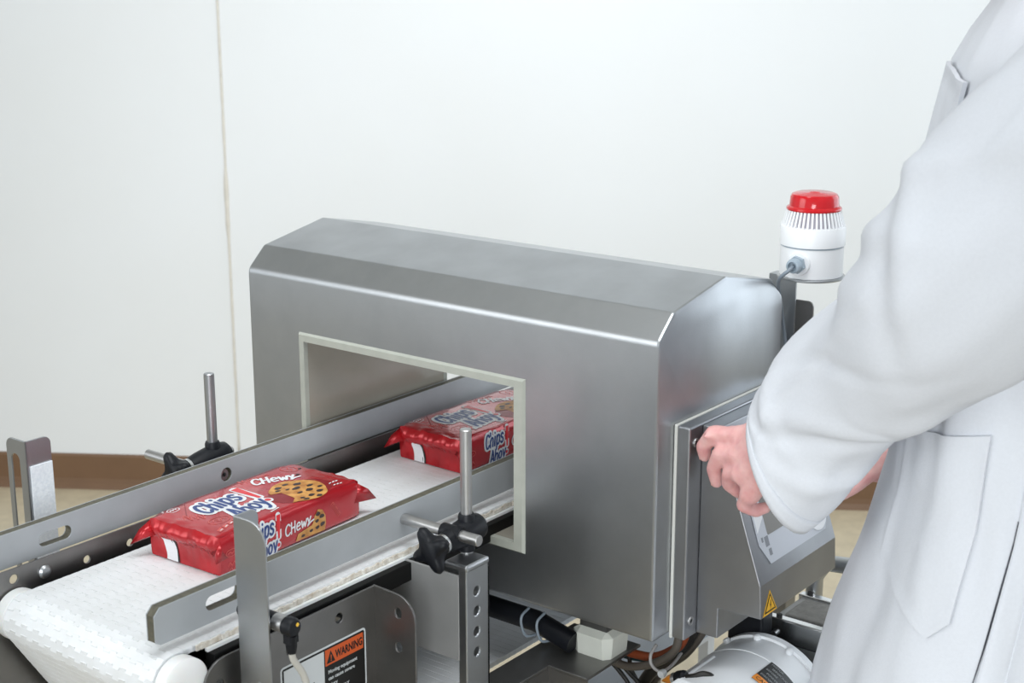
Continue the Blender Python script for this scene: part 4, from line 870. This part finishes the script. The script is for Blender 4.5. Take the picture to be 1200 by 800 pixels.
# sleeves
def catmull_rows(rows, n):
    keys = []
    for i in range(len(rows)-1):
        for k in range(n): keys.append((i, k/n))
    keys.append((len(rows)-2, 1.0)); return keys
FOLDS = [(.62, .1, .10, .036, 1.0, .007), (.54, .0, .14, .036, .9, -.005), (.47, .3, .16, .04, .9, .004), (.70, .9, -.12, .03, 1.0, .008), (.63, 1.2, -.10, .028, .8, -.007), (.34, 2.4, .10, .03, 1.0, .008), (.28, 2.2, .12, .025, 1.0, -.006), (.22, 1.0, -.06, .03, .8, .005),
 (.15, 2.6, .07, .025, .9, .006), (.80, .4, .13, .03, 1.0, .009), (.86, .8, .12, .025, 1.0, -.008), (.90, 1.5, .05, .03, 1.0, .007), (.45, 2.9, .10, .04, .8, .008), (.40, 1.3, .20, .02, .7, -.004)]
def sleeve(rows, depth, name, seed, cuff=True):
    cs_ = [Vector(r[0]) for r in rows]; N = len(rows); mb = MB(); rings = []; ns = 72
    P = spline(cs_, 6); Rr = spline([Vector((r[1], 0, 0)) for r in rows], 6); E = spline([Vector(r[2]) for r in rows], 6)
    for i, p in enumerate(P):
        t = (P[min(i+1, len(P)-1)] - P[max(i-1, 0)]).normalized()
        e1 = E[i].normalized(); w_ = max(0, 1-i/10) if cuff else 0
        e1 = (e1 - t*e1.dot(t)*(1-w_)).normalized(); e2 = t.cross(e1).normalized(); vw = Vector((-.60, .78, -.20)); vw = (vw - e1*vw.dot(e1)).normalized()
        if vw.dot(e2) < 0: vw = -vw
        e2 = e2.lerp(vw, w_*.15).normalized(); r = Rr[i].x; s_ = i/(len(P)-1); ring = []
        for k in range(ns):
            th = 2*PI*k/ns
            f = .055*r*math.sin(2*th + 9*s_ + seed)*(.25 + s_) + .0040*noise.noise(Vector((math.cos(th)*2.2, math.sin(th)*2.2 + s_*2, s_*6 + seed))) + .0050*(noise.noise(Vector((th*.8 + s_*7, s_*4, seed + 3))))
            crease = .0035*math.exp(-((math.atan2(math.sin(th-1.25+.35*s_), math.cos(th-1.25+.35*s_)))/.06)**2)
            fold = 0
            for c0, ct, slope, wd, ln, am in FOLDS:      # soft pleats: ridge lines running obliquely round the sleeve
                dth = math.atan2(math.sin(th-ct), math.cos(th-ct)); d_ = (s_-c0) - slope*dth
                fold += am*math.exp(-(d_/wd)**2)*math.exp(-(dth/ln)**2)
            edge = min(1, s_*8) if cuff else 1
            rr = 1*(f + fold + crease)*edge
            ring.append(p + e1*((r)*math.cos(th)) + e2*((r*depth)*math.sin(th)) + (e1*math.cos(th) + e2*math.sin(th))*rr)
        rings.append(ring)
    mb.loft(rings, (False, False)); o = build(mb, name, M['coat'], coat, smooth=180)
    sm = o.modifiers.new('thickness', 'SOLIDIFY'); sm.thickness = .0022; sm.offset = -1
    # stitched hem
    if cuff:
        hm = MB(); a, b_ = rings[0], rings[4]
        c0 = sum((Vector(x) for x in a), Vector())/ns
        hm.loft([[Vector(q) + (Vector(q)-c0).normalized()*o_ for q in rings[j]] for j, o_ in ((0, .0002), (0, .0008), (1, .0012), (2, .0010), (3, .0008), (3, .0001))], (False, False)); build(hm, 'cuff_hem', M['coat'], coat, smooth=180)
    return o
rows = [((.862,.006,.981),.0764,(-.45,-.06,.89)), ((0.8819, 0.0039, 1.0092), 0.0756, (-0.44, -0.05, 0.89)), ((0.9032, -0.0012, 1.0416), 0.0743, (-0.44, -0.05, 0.9)), ((0.9307, -0.0132, 1.081), 0.0744, (-0.42, -0.03, 0.9)),
 ((0.9752, -0.0284, 1.1263), 0.0777, (-0.46, -0.06, 0.89)), ((1.0141, -0.0481, 1.1551), 0.0812, (-0.42, -0.03, 0.91)), ((1.046,-.065,1.187),.0916,(-.48,-.08,.87)), ((1.080,-.078,1.226),.1016,(-.54,-.15,.83)),
 ((1.121,-.088,1.277),.1005,(-.59,-.20,.78)), ((1.157,-.092,1.340),.0940,(-.63,-.25,.73)), ((1.185,-.090,1.405),.0838,(-.65,-.27,.71)), ((1.19,-.06,1.460),.0600,(-.67,-.29,.68))]
sleeve(rows, .86, 'sleeve', .7)
rows2 = [(WRr + Vector((-.012, -.02, -.02)), .062, (-.5, .3, .8)), (WRr, .062, (-.5, .3, .8)), (WRr.lerp(ER, .5), .066, (-.6, .4, .7)), (ER, .075, (-.8, .2, .4)), (ER.lerp(SR, .5), .080, (-.9, 0, .1)), (SR, .078, (-.9, .1, .3)), (SR + Vector((.03, -.05, .03)), .05, (-.9, .1, .3))]
sleeve(rows2, .9, 'sleeve', 3.1)
# pockets: patches laid on the coat surface, given as (angle, height) outlines
def patch(name, outline, off, th=.0022):
    def pnt(p, o_): return torso(p[0], p[1], o_)
    cx = sum(p[0] for p in outline)/len(outline); cz = sum(p[1] for p in outline)/len(outline)
    dense = []
    for i, p in enumerate(outline):
        q = outline[(i+1) % len(outline)]
        for k in range(10): dense.append((p[0]+(q[0]-p[0])*k/10, p[1]+(q[1]-p[1])*k/10))
    n = len(dense); S_ = [1, .93, .86, .7, .5, .3, .1]; mb = MB(); rings = []
    rings.append([pnt(p, off-.001) for p in dense])
    for s_ in S_: rings.append([pnt((cx+(p[0]-cx)*s_, cz+(p[1]-cz)*s_), off + th*(1 if s_ != .86 else .45)) for p in dense])
    mb.loft(rings, (False, True)); return build(mb, name, M['coat'], coat, smooth=50)
POCKETS = None
HIP = [(.25, 1.05), (1.08, 1.083), (1.04, .885), (.92, .862), (.25, .905)]
patch('hip_pocket', HIP, .002)
CHEST = [(-.25, 1.428), (.36, 1.418), (.36, 1.29), (-.25, 1.29)]
patch('chest_pocket', CHEST, .004, .004)
VENT = [(1.30, 1.0), (1.313, 1.0), (1.275, .90), (1.245, .83), (1.241, .83)]
vo = patch('side_vent', VENT, .0006, .0012); vo.data.materials[0] = M['trousers']
patch('vent_facing', [(1.32, 1.04), (1.46, 1.04), (1.40, .82), (1.255, .82)], .0015, .002)
patch('side_seam', [(1.235, .82), (1.245, .82), (1.20, .47), (1.19, .47)], .0005, .001)
